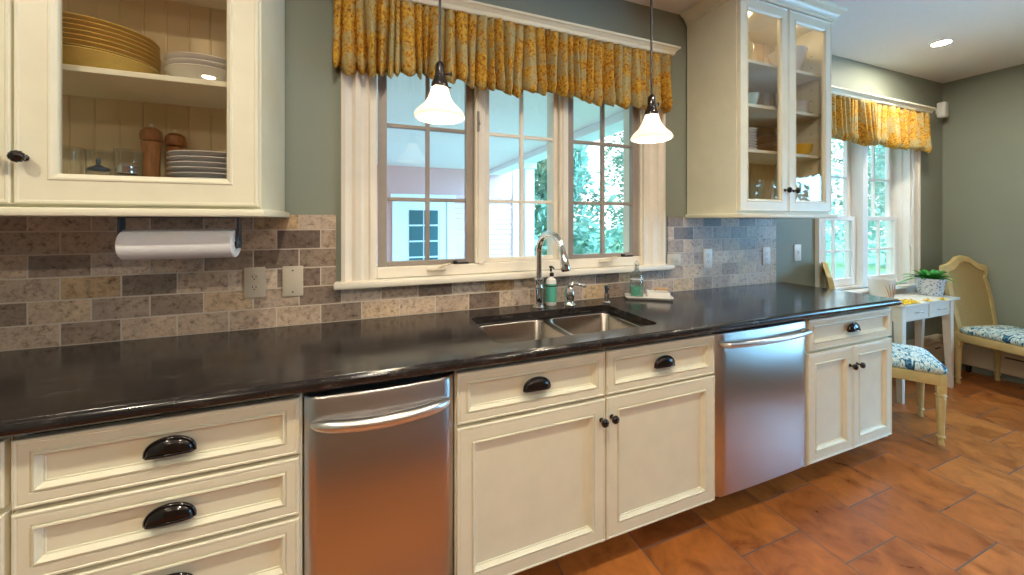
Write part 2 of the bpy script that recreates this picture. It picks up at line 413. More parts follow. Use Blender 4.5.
struct(MB().box(XL-T, XL, YB, WY+T, 0, ZC).build('wall_left', M['wall']), 'sage green wall at the far left end of the kitchen', 'wall')
struct(MB().box(XL-T, XR+T, YB-T, YB, 0, ZC).build('wall_rear', M['rear']), 'warm brown wood wall behind the viewer', 'wall')
# backsplash tile slab (runs around the window)
w = MB()
w.box(-1.6, -.16, 1.75, WY, .915, 1.381); w.box(-.16, 1.694, 1.75, WY, .915, 1.06); w.box(1.694, 2.68, 1.75, WY, .915, 1.381)
struct(w.build('wall_backsplash', M['tile']), 'tumbled travertine brick tile backsplash above the dark counter', 'backsplash')

# ------------------------------------------------------------------ window 1 (three casements over the sink)
win1 = bpy.data.objects.new('window_1', None); COL.objects.link(win1); win1.location = (.75, WY, 1.09)
struct(win1, 'triple casement window with cream casing above the sink', 'window')
def casing_prof(x_out, x_in, yw, z0, z1):     # fluted flat casing: stepped profile swept up
    a = [(0, 0), (0, -.030), (.12, -.034), (.22, -.024), (.30, -.020), (.42, -.026), (.58, -.026), (.68, -.016), (.80, -.014), (.86, -.022), (1., -.022), (1., 0)]
    poly = [(x_out + (x_in-x_out)*t, yw+d) for t, d in a]
    return poly
c = MB()
c.prism_z(casing_prof(-.137, 0.0, WY, 0, 0), 1.09, 2.20)
c.prism_z(casing_prof(1.655, 1.50, WY, 0, 0), 1.09, 2.20)
c.box(-.137, 1.655, WY-.024, WY, 2.20, 2.33, .004)
c.build('casing', M['trim'], win1)
MB().box(-.165, 1.70, WY-.062, WY, 1.060, 1.090, .008).build('stool', M['trim'], win1, smooth=True)
# jamb box, mullion posts and lower rail
j = MB()
j.box(0, .008, WY, WY+T, 1.09, 2.2); j.box(1.492, 1.5, WY, WY+T, 1.09, 2.2); j.box(.008, 1.492, WY, WY+T, 2.19, 2.2)
j.box(.008, 1.492, WY+.0, WY+T, 1.09, 1.142, .004)
for x0, x1 in ((.468, .520), (.945, .998)):
    j.box(x0, x1, WY-.006, WY+T, 1.142, 2.19, .006)
    j.box(x0+.014, x1-.014, WY-.014, WY-.006, 1.142, 2.19, .003)
j.build('jamb', M['trim'], win1)
def casement(x0, x1, mat, name, sw):
    z0, z1 = 1.143, 2.188
    y0, y1 = 1.775, 1.81
    f = MB()
    f.box(x0, x0+sw, y0, y1, z0, z1, .003); f.box(x1-sw, x1, y0, y1, z0, z1, .003)
    f.box(x0+sw, x1-sw, y0, y1, z0, z0+.022, .003); f.box(x0+sw, x1-sw, y0, y1, z1-.03, z1, .003)
    fo = f.build(name, mat, win1)
    gx0, gx1 = x0+sw, x1-sw
    mu = MB()
    mu.box((gx0+gx1)/2-.0095, (gx0+gx1)/2+.0095, y0+.008, y1-.002, z0+.022, z1-.03, .003)
    for z in (1.457, 1.803): mu.box(gx0, gx1, y0+.009, y1-.003, z-.009, z+.009, .003)
    mu.build('muntin_bars', mat, fo)
    MB().box(gx0, gx1, 1.797, 1.801, z0+.02, z1-.03).build('pane', M['glass'], fo)
    return fo
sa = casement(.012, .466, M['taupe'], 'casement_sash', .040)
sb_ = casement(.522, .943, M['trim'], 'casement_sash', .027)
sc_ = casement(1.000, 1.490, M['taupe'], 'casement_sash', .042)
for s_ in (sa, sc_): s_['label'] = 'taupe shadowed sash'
def crank(x):
    k = MB()
    k.obox((x, WY-.014, 1.118), .085, .022, .010, 0, .004)
    k.tube([(x+.01, WY-.012, 1.127), (x+.03, WY-.02, 1.142), (x+.055, WY-.022, 1.146), (x+.062, WY-.03, 1.150)], [.007, .007, .006, .006], 10)
    o = k.build('crank_handle', M['almond'], win1, smooth=True); o['label'] = 'tan window crank'
crank(.275); crank(1.235)
for x in (.40, 1.40):
    k = MB(); k.obox((x, 1.768, 1.143), .075, .014, .008, 0, .002); k.obox((x-.03, 1.768, 1.148), .02, .018, .012, 0, .003)
    k.build('latch', M['black'], win1)
k = MB(); k.box(.475, .487, WY-.022, WY-.012, 1.80, 1.90, .003); k.tube([(.481, WY-.024, 1.86), (.481, WY-.04, 1.83)], .005, 8)
k.build('sash_lock', M['taupe'], win1)

# ------------------------------------------------------------------ window 2 (pair of double-hung by the table)
win2 = bpy.data.objects.new('window_2', None); COL.objects.link(win2); win2.location = (3.85, WY, .8)
struct(win2, 'pair of white double hung windows beside the dining table', 'window')
c = MB()
c.prism_z([(3.133 + t*.092, WY+d) for t, d in [(0, 0), (0, -.028), (.2, -.03), (.3, -.02), (.8, -.016), (1, -.02), (1, 0)]], .80, 2.10)
c.prism_z([(4.562 - t*.092, WY+d) for t, d in [(0, 0), (0, -.028), (.2, -.03), (.3, -.02), (.8, -.016), (1, -.02), (1, 0)]], .80, 2.10)
c.box(3.133, 4.562, WY-.024, WY, 2.10, 2.21, .003); c.box(3.15, 4.54, WY-.018, WY, .70, .775, .003)
c.build('casing', M['trim'], win2)
MB().box(3.10, 4.60, WY-.05, WY+.02, .775, .80, .006).build('stool', M['white_paint'], win2)
j = MB()
j.box(3.225, 3.24, WY, WY+T, .80, 2.1); j.box(4.455, 4.47, WY, WY+T, .80, 2.1); j.box(3.24, 4.455, WY, WY+T, 2.085, 2.1)
j.box(3.24, 4.455, WY+.03, WY+T, .80, .815)
j.box(3.812, 3.888, WY+.03, WY+T, .815, 2.085, .004)
for x in (3.24, 4.447): j.box(x, x+.008, WY+.05, WY+.065, .815, 2.085)
j.build('jamb', M['white_paint'], win2)
for x0, x1 in ((3.242, 3.811), (3.889, 4.446)):
    for lower in (1, 0):
        y0 = WY+.075 if lower else WY+.11
        z0, z1 = (.816, 1.395) if lower else (1.36, 2.084)
        f = MB(); sw = .052
        f.box(x0, x0+sw, y0, y0+.033, z0, z1, .003); f.box(x1-sw, x1, y0, y0+.033, z0, z1, .003)
        f.box(x0+sw, x1-sw, y0, y0+.033, z0, z0+(.06 if lower else .035), .003); f.box(x0+sw, x1-sw, y0, y0+.033, z1-.038, z1, .003)
        fo = f.build('sash', M['white_paint'], win2)
        mu = MB(); xm = (x0+x1)/2; zm = (z0+z1)/2 - (.0 if lower else .0)
        mu.box(xm-.009, xm+.009, y0+.006, y0+.026, z0+.03, z1-.03); mu.box(x0+sw, x1-sw, y0+.008, y0+.024, zm-.009, zm+.009)
        mu.build('muntin_bars', M['white_paint'], fo)
        MB().box(x0+sw, x1-sw, y0+.014, y0+.018, z0+.03, z1-.03).build('pane', M['glass'], fo)

# ------------------------------------------------------------------ window 3 (right wall, seen only in reflections)
win3 = bpy.data.objects.new('window_3', None); COL.objects.link(win3); win3.location = (XR, -.4, .9)
struct(win3, 'wide white window in the right wall, seen reflected in cabinet glass', 'window')
c = MB(); y0, y1, z0, z1 = W3
c.box(XR-.022, XR, y0-.09, y0, z0, z1); c.box(XR-.022, XR, y1, y1+.09, z0, z1); c.box(XR-.022, XR, y0-.09, y1+.09, z1, z1+.1); c.box(XR-.05, XR, y0-.11, y1+.11, z0-.03, z0)
c.build('casing', M['trim'], win3)
f = MB()
for y in (y0, (y0+y1)/2-.05, y1-.05):
    f.box(XR+.04, XR+.08, y, y+(.10 if y not in (y0, y1-.05) else .05), z0, z1)
f.box(XR+.04, XR+.08, y0, y1, z0, z0+.05); f.box(XR+.04, XR+.08, y0, y1, z1-.05, z1)
fo = f.build('sash', M['trim'], win3)
mu = MB(); mu.box(XR+.05, XR+.07, y0, y1, 1.43, 1.45)
for y in (y0+.42, y1-.42): mu.box(XR+.05, XR+.07, y-.01, y+.01, z0, z1)
mu.build('muntin_bars', M['trim'], fo)
MB().box(XR+.058, XR+.062, y0, y1, z0, z1).build('pane', M['glass'], fo)

# ------------------------------------------------------------------ base cabinets
FR = [(0, YD+.02), (0, YD+.003), (.003, YD), (.007, YD), (.009, YD+.0025), (.012, YD+.0012), (.030, YD+.0012), (.0315, YD+.0045), (.0345, YD+.0045), (.0355, YD-.0005), (.0395, YD-.0015), (.042, YD+.003), (.0465, YD+.0085), (.0475, YD+.0115), (.051, YD+.0115), (.052, YD+.0140), (.055, YD+.0140)]
FRD = [(i*1.0 if i < .03 else i+.018, y) for i, y in FR]
def cup_pull(x, z, parent, y=YD, w=.048, h=.038, d=.018):
    k = MB(); n, m_ = 20, 8
    rings = []
    for b_ in range(m_+1):
        ph = PI/2*b_/m_
        rings.append([(x + w*math.cos(PI*a/n), y + .0015 - d*math.sin(ph)*(math.sin(PI*a/n)**.7), z - .012 + .005*math.sin(ph)*math.sin(PI*a/n) + h*math.cos(ph)*math.sin(PI*a/n)**.8) for a in range(n+1)])
    k.loft(rings, False)
    # flange along the wall and a rolled lip
    fl = [(x + (w+.003)*math.cos(PI*a/n), y-.001, z-.012 + (h+.003)*math.sin(PI*a/n)**.8) for a in range(n+1)]
    k.tube(fl, .0026, 6)
    k.tube([(x + w*math.cos(PI*a/n), y - d*(math.sin(PI*a/n)**.7), z-.012 + .005*math.sin(PI*a/n)) for a in range(n+1)], .0022, 6)
    o = k.build('cup_pull', M['bronze'], parent, smooth=True, angle=60)
    md = o.modifiers.new('thick', 'SOLIDIFY'); md.thickness = .002; md.offset = 0
    return o
def knob(x, z, parent, y=YD, r=.0155):
    k = MB()
    k.lathe([(.009, 0), (.009, .002), (.005, .005), (.0045, .013), (.008, .016), (r*.9, .020), (r, .026), (r*.86, .032), (r*.4, .0355), (0, .0365)], (x, y, z), 24, 12, .05, axis='Y')
    return k.build('knob', M['bronze'], parent, smooth=True, angle=50)
def drawer(x0, x1, z0, z1, parent, pull=True, name='drawer'):
    o = MB().frame_y(x0, x1, z0, z1, FR).build(name, M['cream'], parent)
    if pull: cup_pull((x0+x1)/2, (z0+z1)/2, o)
    return o
def door(x0, x1, z0, z1, parent, kx=None, kz=None):
    o = MB().frame_y(x0, x1, z0, z1, FRD).build('door', M['cream'], parent)
    if kx is not None: knob(kx, kz, o)
    return o
def carcass(x0, x1, parent, gaps, end=False):
    k = MB()
    # open-fronted box: sides, floor, back and face frame stiles
    yb = WY-.004
    k.box(x0, x0+.018, 1.206, yb, .11, .878); k.box(x1-.018, x1, 1.206, yb, .11, .878)
    k.box(x0+.018, x1-.018, 1.206, yb-.01, .111, .128); k.box(x0+.018, x1-.018, yb-.01, yb, .111, .877)
    for x in (x0, x1-.016): k.box(x, x+.016, 1.188, 1.206, .11, .878)
    k.box(x0+.016, x1-.016, 1.1885, 1.2055, .862, .877); k.box(x0+.016, x1-.016, 1.1885, 1.2055, .1115, .130)
    for z in gaps: k.box(x0+.016, x1-.016, 1.1885, 1.2055, z-.012, z+.012)
    k.build('carcass', M['cream'], parent)
    MB().box(x0, x1-(.05 if end else 0), 1.318, 1.332, 0, .11).build('toe_kick', M['dark'], parent)

cab = thing('base_cabinet', 'cream base cabinet left of the drawer stack, showing only a thin sliver', 'cabinet', (-1.14, 1.5, 0), 'cream base cabinets')
carcass(-1.50, -.780, cab, (.695,)); drawer(-1.497, -.783, .707, .858, cab); door(-1.497, -.783, .135, .690, cab, -.83, .62)
cab = thing('drawer_cabinet', 'cream base cabinet with a stack of drawers and black cup pulls', 'cabinet', (-.485, 1.5, 0), 'cream base cabinets')
carcass(-.777, -.196, cab, (.692, .520, .330))
for z0, z1 in ((.697, .856), (.526, .686), (.336, .515), (.135, .326)): drawer(-.772, -.200, z0, z1, cab)
cab = thing('sink_cabinet', 'cream cabinet under the sink with two drawer fronts and two doors', 'cabinet', (.82, 1.5, 0), 'cream base cabinets')
carcass(.247, 1.397, cab, (.680,))
MB().box(.816, .836, 1.188, 1.206, .11, .878).build('center_stile', M['cream'], cab)
drawer(.250, .824, .686, .857, cab, name='drawer_front'); drawer(.831, 1.392, .686, .857, cab, name='drawer_front')
door(.250, .825, .131, .674, cab, .805, .598); door(.830, 1.394, .131, .677, cab, .852, .602)
cab = thing('end_cabinet', 'cream base cabinet at the counter end, one drawer over two doors', 'cabinet', (2.39, 1.5, 0), 'cream base cabinets')
carcass(2.030, 2.772, cab, (.690,), True)
drawer(2.033, 2.770, .698, .859, cab); door(2.033, 2.398, .133, .684, cab, 2.368, .585); door(2.402, 2.770, .133, .684, cab, 2.432, .585)

# ------------------------------------------------------------------ trash compactor and dishwasher
def steel_panel(x0, x1, z0, z1, yf, bulge, parent, name):
    k = MB(); n = 24; rings = []
    for zz, dy in ((z0, .006), (z0+.006, 0), (z1-.008, 0), (z1, .006)):
        r = []
        for i in range(n+1):
            t = i/n; e = min(t, 1-t)*(x1-x0)
            roll = .014*(1-min(1, e/.030))**2
            r.append((x0+(x1-x0)*t, yf + dy + roll - bulge*math.sin(PI*t), zz))
        r += [(x1, yf+.03, zz), (x0, yf+.03, zz)]
        rings.append(r)
    k.loft(rings, True, True, True)
    return k.build(name, M['steel'], parent, smooth=True, angle=40)
cp = thing('trash_compactor', 'narrow stainless steel appliance with bowed handle beside the drawers', 'compactor', (.025, 1.5, 0))
MB().box(-.188, .238, 1.205, 1.745, .11, .872).build('body', M['dark'], cp)
steel_panel(-.191, .242, .130, .846, 1.176, .014, cp, 'front_panel')
k = MB(); pts = []; rad = []
for i in range(25):
    t = i/24; x = -.165 + .385*t
    pts.append((x, 1.160 - .050*math.sin(PI*t)**.75, .776)); rad.append(.0185*(.35+.65*min(1, 8*min(t, 1-t)+.05)**.5))
k.tube(pts, rad, 14)
k.build('handle', M['satin'], cp, smooth=True)
MB().box(-.185, .236, 1.318, 1.332, 0, .11).build('toe_kick', M['dark'], cp)

dw = thing('dishwasher', 'stainless steel dishwasher with bar handle between the cream cabinets', 'dishwasher', (1.715, 1.5, 0))
MB().box(1.404, 2.024, 1.205, 1.745, .12, .872).build('body', M['dark'], dw)
steel_panel(1.404, 2.024, .132, .856, 1.166, .004, dw, 'door_panel')
k = MB(); pts = [(1.425, 1.172, .815), (1.430, 1.150, .815)]; rad = [.010, .0115]
for i in range(21):
    t = i/20; pts.append((1.438 + .530*t, 1.132 - .022*math.sin(PI*t), .815)); rad.append(.0125)
pts += [(1.978, 1.150, .815), (1.983, 1.172, .815)]; rad += [.0115, .010]
k.tube(pts, rad, 14); k.build('handle', M['satin'], dw, smooth=True)
MB().box(1.404, 2.024, 1.318, 1.332, 0, .12).build('toe_kick', M['dark'], dw)

# ------------------------------------------------------------------ countertop with sink cutout
def rrect(x0, x1, y0, y1, r, n=6):
    out = []
    for cx, cy, a0 in ((x1-r, y1-r, 0), (x0+r, y1-r, 90), (x0+r, y0+r, 180), (x1-r, y0+r, 270)):
        for i in range(n+1):
            a = math.radians(a0 + 90*i/n); out.append((cx + r*math.cos(a), cy + r*math.sin(a)))
    return out
CX0, CX1, CYF, CYB = -1.60, 2.737, 1.155, 1.7495
k = MB(); bm = k.b
hole = rrect(.405, 1.140, 1.222, 1.605, .035)
outer = [(CX0, CYF), (CX1, CYF), (CX1, CYB), (CX0, CYB)]
vo_ = [bm.verts.new((x, y, .915)) for x, y in outer]; vh = [bm.verts.new((x, y, .915)) for x, y in hole]
ed = [bm.edges.new((vo_[i], vo_[(i+1) % 4])) for i in range(4)] + [bm.edges.new((vh[i], vh[(i+1) % len(vh)])) for i in range(len(vh))]
res = bmesh.ops.triangle_fill(bm, edges=ed, use_beauty=True)
top = [f for f in bm.faces]
ex = bmesh.ops.extrude_face_region(bm, geom=top)
for g in ex['geom']:
    if isinstance(g, bmesh.types.BMVert): g.co.z = .880
prof = [(0, .915), (.0165, .915), (.0185, .9125), (.0215, .9115), (.0270, .9060), (.0295, .8985), (.0285, .8900), (.0240, .8830), (.0180, .8800), (0, .880)]
rings = []
for o_, z in prof: rings.append([(CX0, CYF-o_, z), (CX1+o_, CYF-o_, z), (CX1+o_, CYB, z)])
k.loft(rings, False)
k.face([r[0] for r in rings]); k.face([r[2] for r in rings][::-1])
ct = k.build('countertop', M['stone'], loc=(.6, 1.45, .88), smooth=True, angle=50)
tag(ct, 'long dark stone countertop with rounded front edge and sink cutout', 'countertop')

# ------------------------------------------------------------------ sink
sk = thing('sink', 'double bowl stainless steel sink set under the dark counter', 'sink', (.77, 1.41, .69))
def bowl(x0, x1, y0, y1, zt, zb):
    k = MB(); R = []
    for ins, z, r in ((-.014, zt, .045), (0, zt, .040), (.002, zt-.004, .040), (.010, zb+.03, .045), (.020, zb+.008, .05), (.040, zb, .05)):
        R.append([(x, y, z) for x, y in rrect(x0+ins, x1-ins, y0+ins, y1-ins, r)])
    k.loft(R, True, False, True)
    o = k.build('bowl', M['sinksteel'], sk, smooth=True, angle=60)
    md = o.modifiers.new('thick', 'SOLIDIFY'); md.thickness = .0015; md.offset = 1
    d = MB(); cx, cy = (x0+x1)/2, (y0+y1)/2+.04
    d.lathe([(.045, .0005), (.045, .003), (.036, .004), (.030, .001), (.012, .001), (.010, .006), (0, .007)], (cx, cy, zb), 24)
    d.build('drain', M['chrome'], o, smooth=True)
bowl(.425, .750, 1.236, 1.590, .8765, .700); bowl(.779, 1.125, 1.236, 1.590, .8765, .700)

# ------------------------------------------------------------------ faucet set
fa = thing('faucet', 'tall chrome gooseneck faucet with pull-down spray head behind the sink', 'faucet', (.775, 1.665, .915))
k = MB(); k.lathe([(.030, 0), (.030, .006), (.024, .012), (.021, .03), (.0205, .09), (.023, .10), (.023, .108), (.0205, .114), (.0205, .130), (.024, .136), (.024, .146), (.018, .152)], (.775, 1.665, .915), 28)
k.build('body', M['chrome'], fa, smooth=True)
k = MB(); pts = [(.775, 1.665, 1.065)]
Rg = .098; zc = 1.195
for i in range(0, 25):
    a = PI - (PI*.93)*i/24
    pts.append((.775 + .030*(1-math.cos(PI-a))/2, 1.665 - Rg - Rg*math.cos(a), zc + Rg*math.sin(a)))
k.tube(pts, .0155, 18); k.build('spout', M['chrome'], fa, smooth=True)
e = Vector(pts[-1]); d_ = (e - Vector(pts[-2])).normalized()
k = MB(); k.tube([e, e+d_*.02, e+d_*.021, e+d_*.05, e+d_*.085, e+d_*.09], [.0165, .0165, .019, .0205, .0225, .021], 20)
k.build('spray_head', M['chrome'], fa, smooth=True)
k = MB(); k.tube([e+d_*.0895, e+d_*.094], [.018, .017], 18); k.build('nozzle', M['black'], fa, smooth=True)

hd = thing('lever_tap', 'chrome single lever tap on its own base right of the gooseneck faucet', 'tap', (.950, 1.660, .915))
k = MB(); k.lathe([(.033, 0), (.033, .006), (.026, .013), (.022, .022), (.024, .038), (.027, .056), (.025, .074), (.017, .088), (.012, .094), (.012, .102)], (.950, 1.660, .915), 26)
k.build('base', M['chrome'], hd, smooth=True)
k = MB(); k.tube([(.950, 1.660, 1.008), (.966, 1.646, 1.030), (.985, 1.634, 1.028), (1.005, 1.620, 1.022)], [.011, .012, .010, .008], 12); k.lathe([(0, -.012), (.010, -.008), (.0125, 0), (.010, .008), (0, .012)], (.953, 1.658, 1.020), 16)
k.lathe([(0, -.011), (.009, -.007), (.0115, 0), (.009, .007), (0, .011)], (1.009, 1.617, 1.020), 14)
k.build('lever', M['chrome'], hd, smooth=True)

dsp = thing('soap_dispenser', 'short chrome soap pump at the back corner of the sink', 'soap dispenser', (1.165, 1.640, .915))
k = MB(); k.lathe([(.022, 0), (.022, .005), (.014, .010), (.0125, .04), (.015, .045), (.015, .052)], (1.165, 1.64, .915), 22); k.build('base', M['chrome'], dsp, smooth=True)
k = MB(); k.lathe([(.010, .052), (.010, .074), (.012, .078), (.012, .090), (.008, .094), (0, .095)], (1.165, 1.64, .915), 18); k.tube([(1.165, 1.64, .998), (1.158, 1.62, 1.0), (1.155, 1.605, .994)], [.005, .005, .004], 10)
k.build('pump_head', M['bluesteel'], dsp, smooth=True)

# ------------------------------------------------------------------ soap bottles, tray
sb = thing('soap_bottle', 'teal and white soap bottle with black pump behind the faucet', 'bottle', (.866, 1.708, .915))
k = MB(); k.lathe([(.027, 0), (.029, .003), (.029, .118), (.026, .132), (.015, .142), (.012, .150)], (.866, 1.708, .915), 28); k.build('body', M['china'], sb, smooth=True)
k = MB(); k.lathe([(.0295, .018), (.0295, .112)], (.866, 1.708, .915), 28, cap0=False, cap1=False)
o = k.build('label_wrap', M['teal'], sb, smooth=True); o['label'] = 'teal printed label'
k = MB(); k.lathe([(.0295+.0003, .098), (.0295+.0003, .104)], (.866, 1.708, .915), 28, cap0=False, cap1=False); k.build('label_band', M['dark'], o, smooth=True)
k = MB(); k.lathe([(.015, .150), (.016, .152), (.016, .168), (.006, .172), (.005, .192), (.010, .194), (.010, .203), (0, .205)], (.866, 1.708, .915), 18)
k.tube([(.866, 1.708, 1.114), (.866, 1.69, 1.114), (.866, 1.674, 1.108)], [.006, .005, .004], 8)
o = k.build('pump', M['black'], sb, smooth=True); o['label'] = 'black pump top'

TA = math.radians(-33); TC = Vector((1.446, 1.642, .915))
def tl(x, y, z): # tray-local to world
    return (TC.x + x*math.cos(TA) - y*math.sin(TA), TC.y + x*math.sin(TA) + y*math.cos(TA), TC.z + z)
k = MB(); R = []
for ins, z in ((.012, .0), (.006, .003), (0, .014), (.001, .018), (.006, .018), (.010, .012), (.016, .008)):
    R.append([tl(x, y, z) for x, y in rrect(-.128+ins, .128-ins, -.052+ins, .052-ins, .018)])
k.loft(R, True, True, True)
tag(k.build('tray', M['china'], loc=TC, smooth=True), 'small white rectangular tray on the counter right of the sink', 'tray')
bt = thing('dish_soap_bottle', 'clear bottle half full of green liquid standing on the white tray', 'bottle', tl(-.062, .004, .0085))
c0 = tl(-.062, .004, .0085)
k = MB(); k.lathe([(.037, .0), (.040, .003), (.040, .115), (.034, .135), (.017, .150), (.013, .155), (.013, .185), (.011, .186), (.011, .150), (.032, .131), (.038, .112), (.038, .006), (0, .005)], c0, 28, cap0=True, cap1=False, sy=.75)
k.build('body', M['clear'], bt, smooth=True)
k = MB(); k.lathe([(.036, .0062), (.0375, .010), (.0375, .060), (0, .0605)], c0, 28, sy=.74); o = k.build('liquid', M['tealliq'], bt, smooth=True); o['label'] = 'green liquid inside'
k = MB(); k.lathe([(.0405, .098), (.0405, .108)], c0, 28, cap0=False, cap1=False, sy=.755); o = k.build('label_band', M['greychina'], bt, smooth=True)
k = MB(); k.lathe([(.014, .176), (.015, .178), (.015, .196), (.006, .200), (.006, .206), (0, .207)], c0, 18); k.build('cap', M['clear'], bt, smooth=True)
k = MB(); R = []
for ins, z in ((.004, .0085), (0, .012), (0, .040), (.002, .044), (.006, .044), (.008, .036)):
    R.append([tl(x, y, z) for x, y in rrect(-.010+ins, .112-ins, -.034+ins, .036-ins, .010)])
k.loft(R, True, True, True)
tag(k.build('soap_dish', M['china'], loc=tl(.05, 0, .0085), smooth=True), 'white rectangular dish on the right half of the tray', 'dish')
br_ = thing('scrub_brush', 'flat wooden scrub brush lying on top of the white dish', 'brush', tl(.075, .005, .044))
k = MB(); old = set(); k.obox(tl(.070, .004, .052), .075, .035, .012, TA, .005); k.build('handle', M['palewood'], br_, smooth=True)
k = MB(); k.obox(tl(.070, .004, .0442), .066, .028, .008, TA, .001); k.build('bristles', M['china'], br_)

# ------------------------------------------------------------------ outlets and switches
def outlet(xc, zc, y, w, h, mat, label, kind, name='outlet'):
    o = thing(name, label, 'outlet' if name == 'outlet' else ('switch' if 'switch' in name else 'wall plate'), (xc, y, zc))
    MB().box(xc-w/2, xc+w/2, y-.006, y, zc-h/2, zc+h/2, .0025).build('cover_plate', mat, o, smooth=True)
    def recept(cx, cz, horiz=False):
        k = MB(); k.lathe([(.0165, 0), (.0165, .0075), (.0155, .0085), (0, .0085)], (cx, y, cz), 24, axis='Y'); r = k.build('receptacle', mat, o, smooth=True)
        s = MB()
        for dx in (-.006, .006):
            if horiz: s.box(cx-.004, cx+.004, y-.0092, y-.0080, cz+dx-.0011, cz+dx+.0011)
            else: s.box(cx+dx-.0012, cx+dx+.0012, y-.0092, y-.0080, cz-.001, cz+.007)
        s.lathe([(.0026, .0080), (.0026, .0092)], (cx, y, cz-.007), 10, axis='Y')
        s.build('slots', M['black'], r)
    if kind == 'duplex': recept(xc, zc+.021); recept(xc, zc-.021)
    if kind == 'side': recept(xc-.021, zc, True); recept(xc+.021, zc, True)
    if kind == 'blank':
        for dz in (.045, -.045):
            k = MB(); k.lathe([(.0035, .005), (.0035, .0068), (0, .007)], (xc, y, zc+dz), 12, axis='Y'); k.build('screw', M['bluesteel'], o)
    if kind == 'rocker':
        MB().box(xc-.010, xc+.010, y-.0085, y-.005, zc-.022, zc+.022, .001).build('rocker', M['whiteplastic'], o)
        MB().box(xc-.004, xc+.004, y-.014, y-.0085, zc-.004, zc+.010, .001).build('toggle', M['greychina'], o)
    return o
outlet(-.457, 1.105, 1.75, .074, .124, M['almond'], 'almond duplex outlet on the tile right below the paper towels', 'duplex')
outlet(-.322, 1.102, 1.75, .076, .126, M['almond'], 'blank almond cover plate on the tile left of the sink window', 'blank', 'wall_plate')
outlet(1.738, 1.112, 1.75, .110, .076, M['almond'], 'sideways tan outlet on the tile just right of the sink window casing', 'side')
outlet(2.020, 1.112, 1.75, .076, .124, M['whiteplastic'], 'white duplex outlet on the tile under the right wall cabinet', 'duplex')
outlet(2.575, 1.108, 1.75, .076, .124, M['whiteplastic'], 'white duplex outlet at the right end of the tile', 'duplex')
outlet(2.925, 1.120, WY, .076, .122, M['whiteplastic'], 'white light switch on the painted wall beside the dining window', 'rocker', 'light_switch')

# ------------------------------------------------------------------ upper cabinets
YU = 1.395
GF = [(0, YU+.02), (0, YU+.003), (.003, YU), (.008, YU), (.011, YU+.002), (.066, YU+.002), (.069, YU-.001), (.074, YU-.001), (.079, YU+.003), (.084, YU+.006), (.086, YU+.010), (.086, YU+.02)]
def glass_door(x0, x1, z0, z1, parent, kx, kz, scale=1.):
    pr_ = [(i*scale, y) for i, y in GF]
    o = MB().frame_y(x0, x1, z0, z1, pr_, fill=False).build('door', M['cream'], parent)
    i = .086*scale
    MB().box(x0+i-.003, x1-i+.003, YU+.012, YU+.016, z0+i-.003, z1-i+.003).build('glass_pane', M['cabglass'], o)
    if kx is not None: knob(kx, kz, o, YU, .0165)
    return o
def upper_box(x0, x1, z0, z1, parent, shelves, mid=True):
    k = MB(); yf, yb = 1.418, 1.7495
    k.box(x0, x0+.018, yf+.016, yb, z0, z1); k.box(x1-.018, x1, yf+.016, yb, z0, z1)
    k.box(x0+.018, x1-.018, yf+.017, yb-.001, z1-.018, z1-.001); k.box(x0+.018, x1-.018, yf+.017, yb-.001, z0+.012, z0+.03)
    k.box(x0, x0+.035, yf-.002, yf+.016, z0, z1); k.box(x1-.035, x1, yf-.002, yf+.016, z0, z1)
    k.box(x0+.035, x1-.035, yf-.0015, yf+.0155, z0+.0005, z0+.04); k.box(x0+.035, x1-.035, yf-.0015, yf+.0155, z1-.04, z1-.0005)
    k.build('case', M['cream'], parent)
    # bead-board back
    p = [(x0+.018, yb-.002)]
    x = x0+.018
    while x < x1-.018-.07:
        p += [(x+.060, yb-.014), (x+.0635, yb-.011), (x+.067, yb-.014)] if x > x0+.02 else [(x+.0, yb-.014), (x+.060, yb-.014), (x+.0635, yb-.011), (x+.067, yb-.014)]
        x += .067
    p += [(x1-.018, yb-.014), (x1-.018, yb-.002)]
    MB().prism_z(p, z0+.03, z1-.018).build('back_panel', M['cream_in'], parent)
    for z in shelves:
        MB().box(x0+.02, x1-.02, 1.445, yb-.016, z-.018, z, .002).build('shelf', M['cream'], parent)
ul = thing('wall_cabinet', 'cream glass-door wall cabinet holding plates at the left', 'cabinet', (-.92, 1.58, 1.372), 'cream glass-door wall cabinets')
upper_box(-1.485, -.352, 1.392, 2.60, ul, (1.812, 2.20))
MB().box(-.940, -.905, 1.4155, 1.434, 1.432, 2.56).build('center_stile', M['cream'], ul)
glass_door(-.917, -.357, 1.402, 2.585, ul, -.893, 1.527)
glass_door(-1.482, -.923, 1.402, 2.585, ul, -.950, 1.527)
MB().box(-1.50, -.333, 1.376, 1.7495, 1.368, 1.392, .006).build('light_rail', M['cream'], ul, smooth=True)
ur = thing('wall_cabinet', 'tall cream glass-door wall cabinet with crown moulding right of the sink window', 'cabinet', (2.24, 1.58, 1.372), 'cream glass-door wall cabinets')
upper_box(1.846, 2.652, 1.396, 2.60, ur, (1.765, 2.025, 2.275))
MB().box(2.232, 2.262, 1.4155, 1.434, 1.436, 2.56).build('center_stile', M['cream'], ur)
glass_door(1.852, 2.245, 1.410, 2.585, ur, 2.212, 1.532, .78); glass_door(2.251, 2.646, 1.410, 2.585, ur, 2.284, 1.530, .78)
MB().box(1.826, 2.672, 1.374, 1.7495, 1.372, 1.396, .006).build('light_rail', M['cream'], ur, smooth=True)
k = MB()
cp_ = [(0, 2.585), (.006, 2.588), (.008, 2.598), (.014, 2.602), (.020, 2.615), (.034, 2.630), (.050, 2.636), (.054, 2.642), (.056, ZC-.0005)]
R = [[(1.846-o_, 1.7495, z), (1.846-o_, 1.393-o_, z), (2.652+o_, 1.393-o_, z), (2.652+o_, 1.7495, z)] for o_, z in cp_]
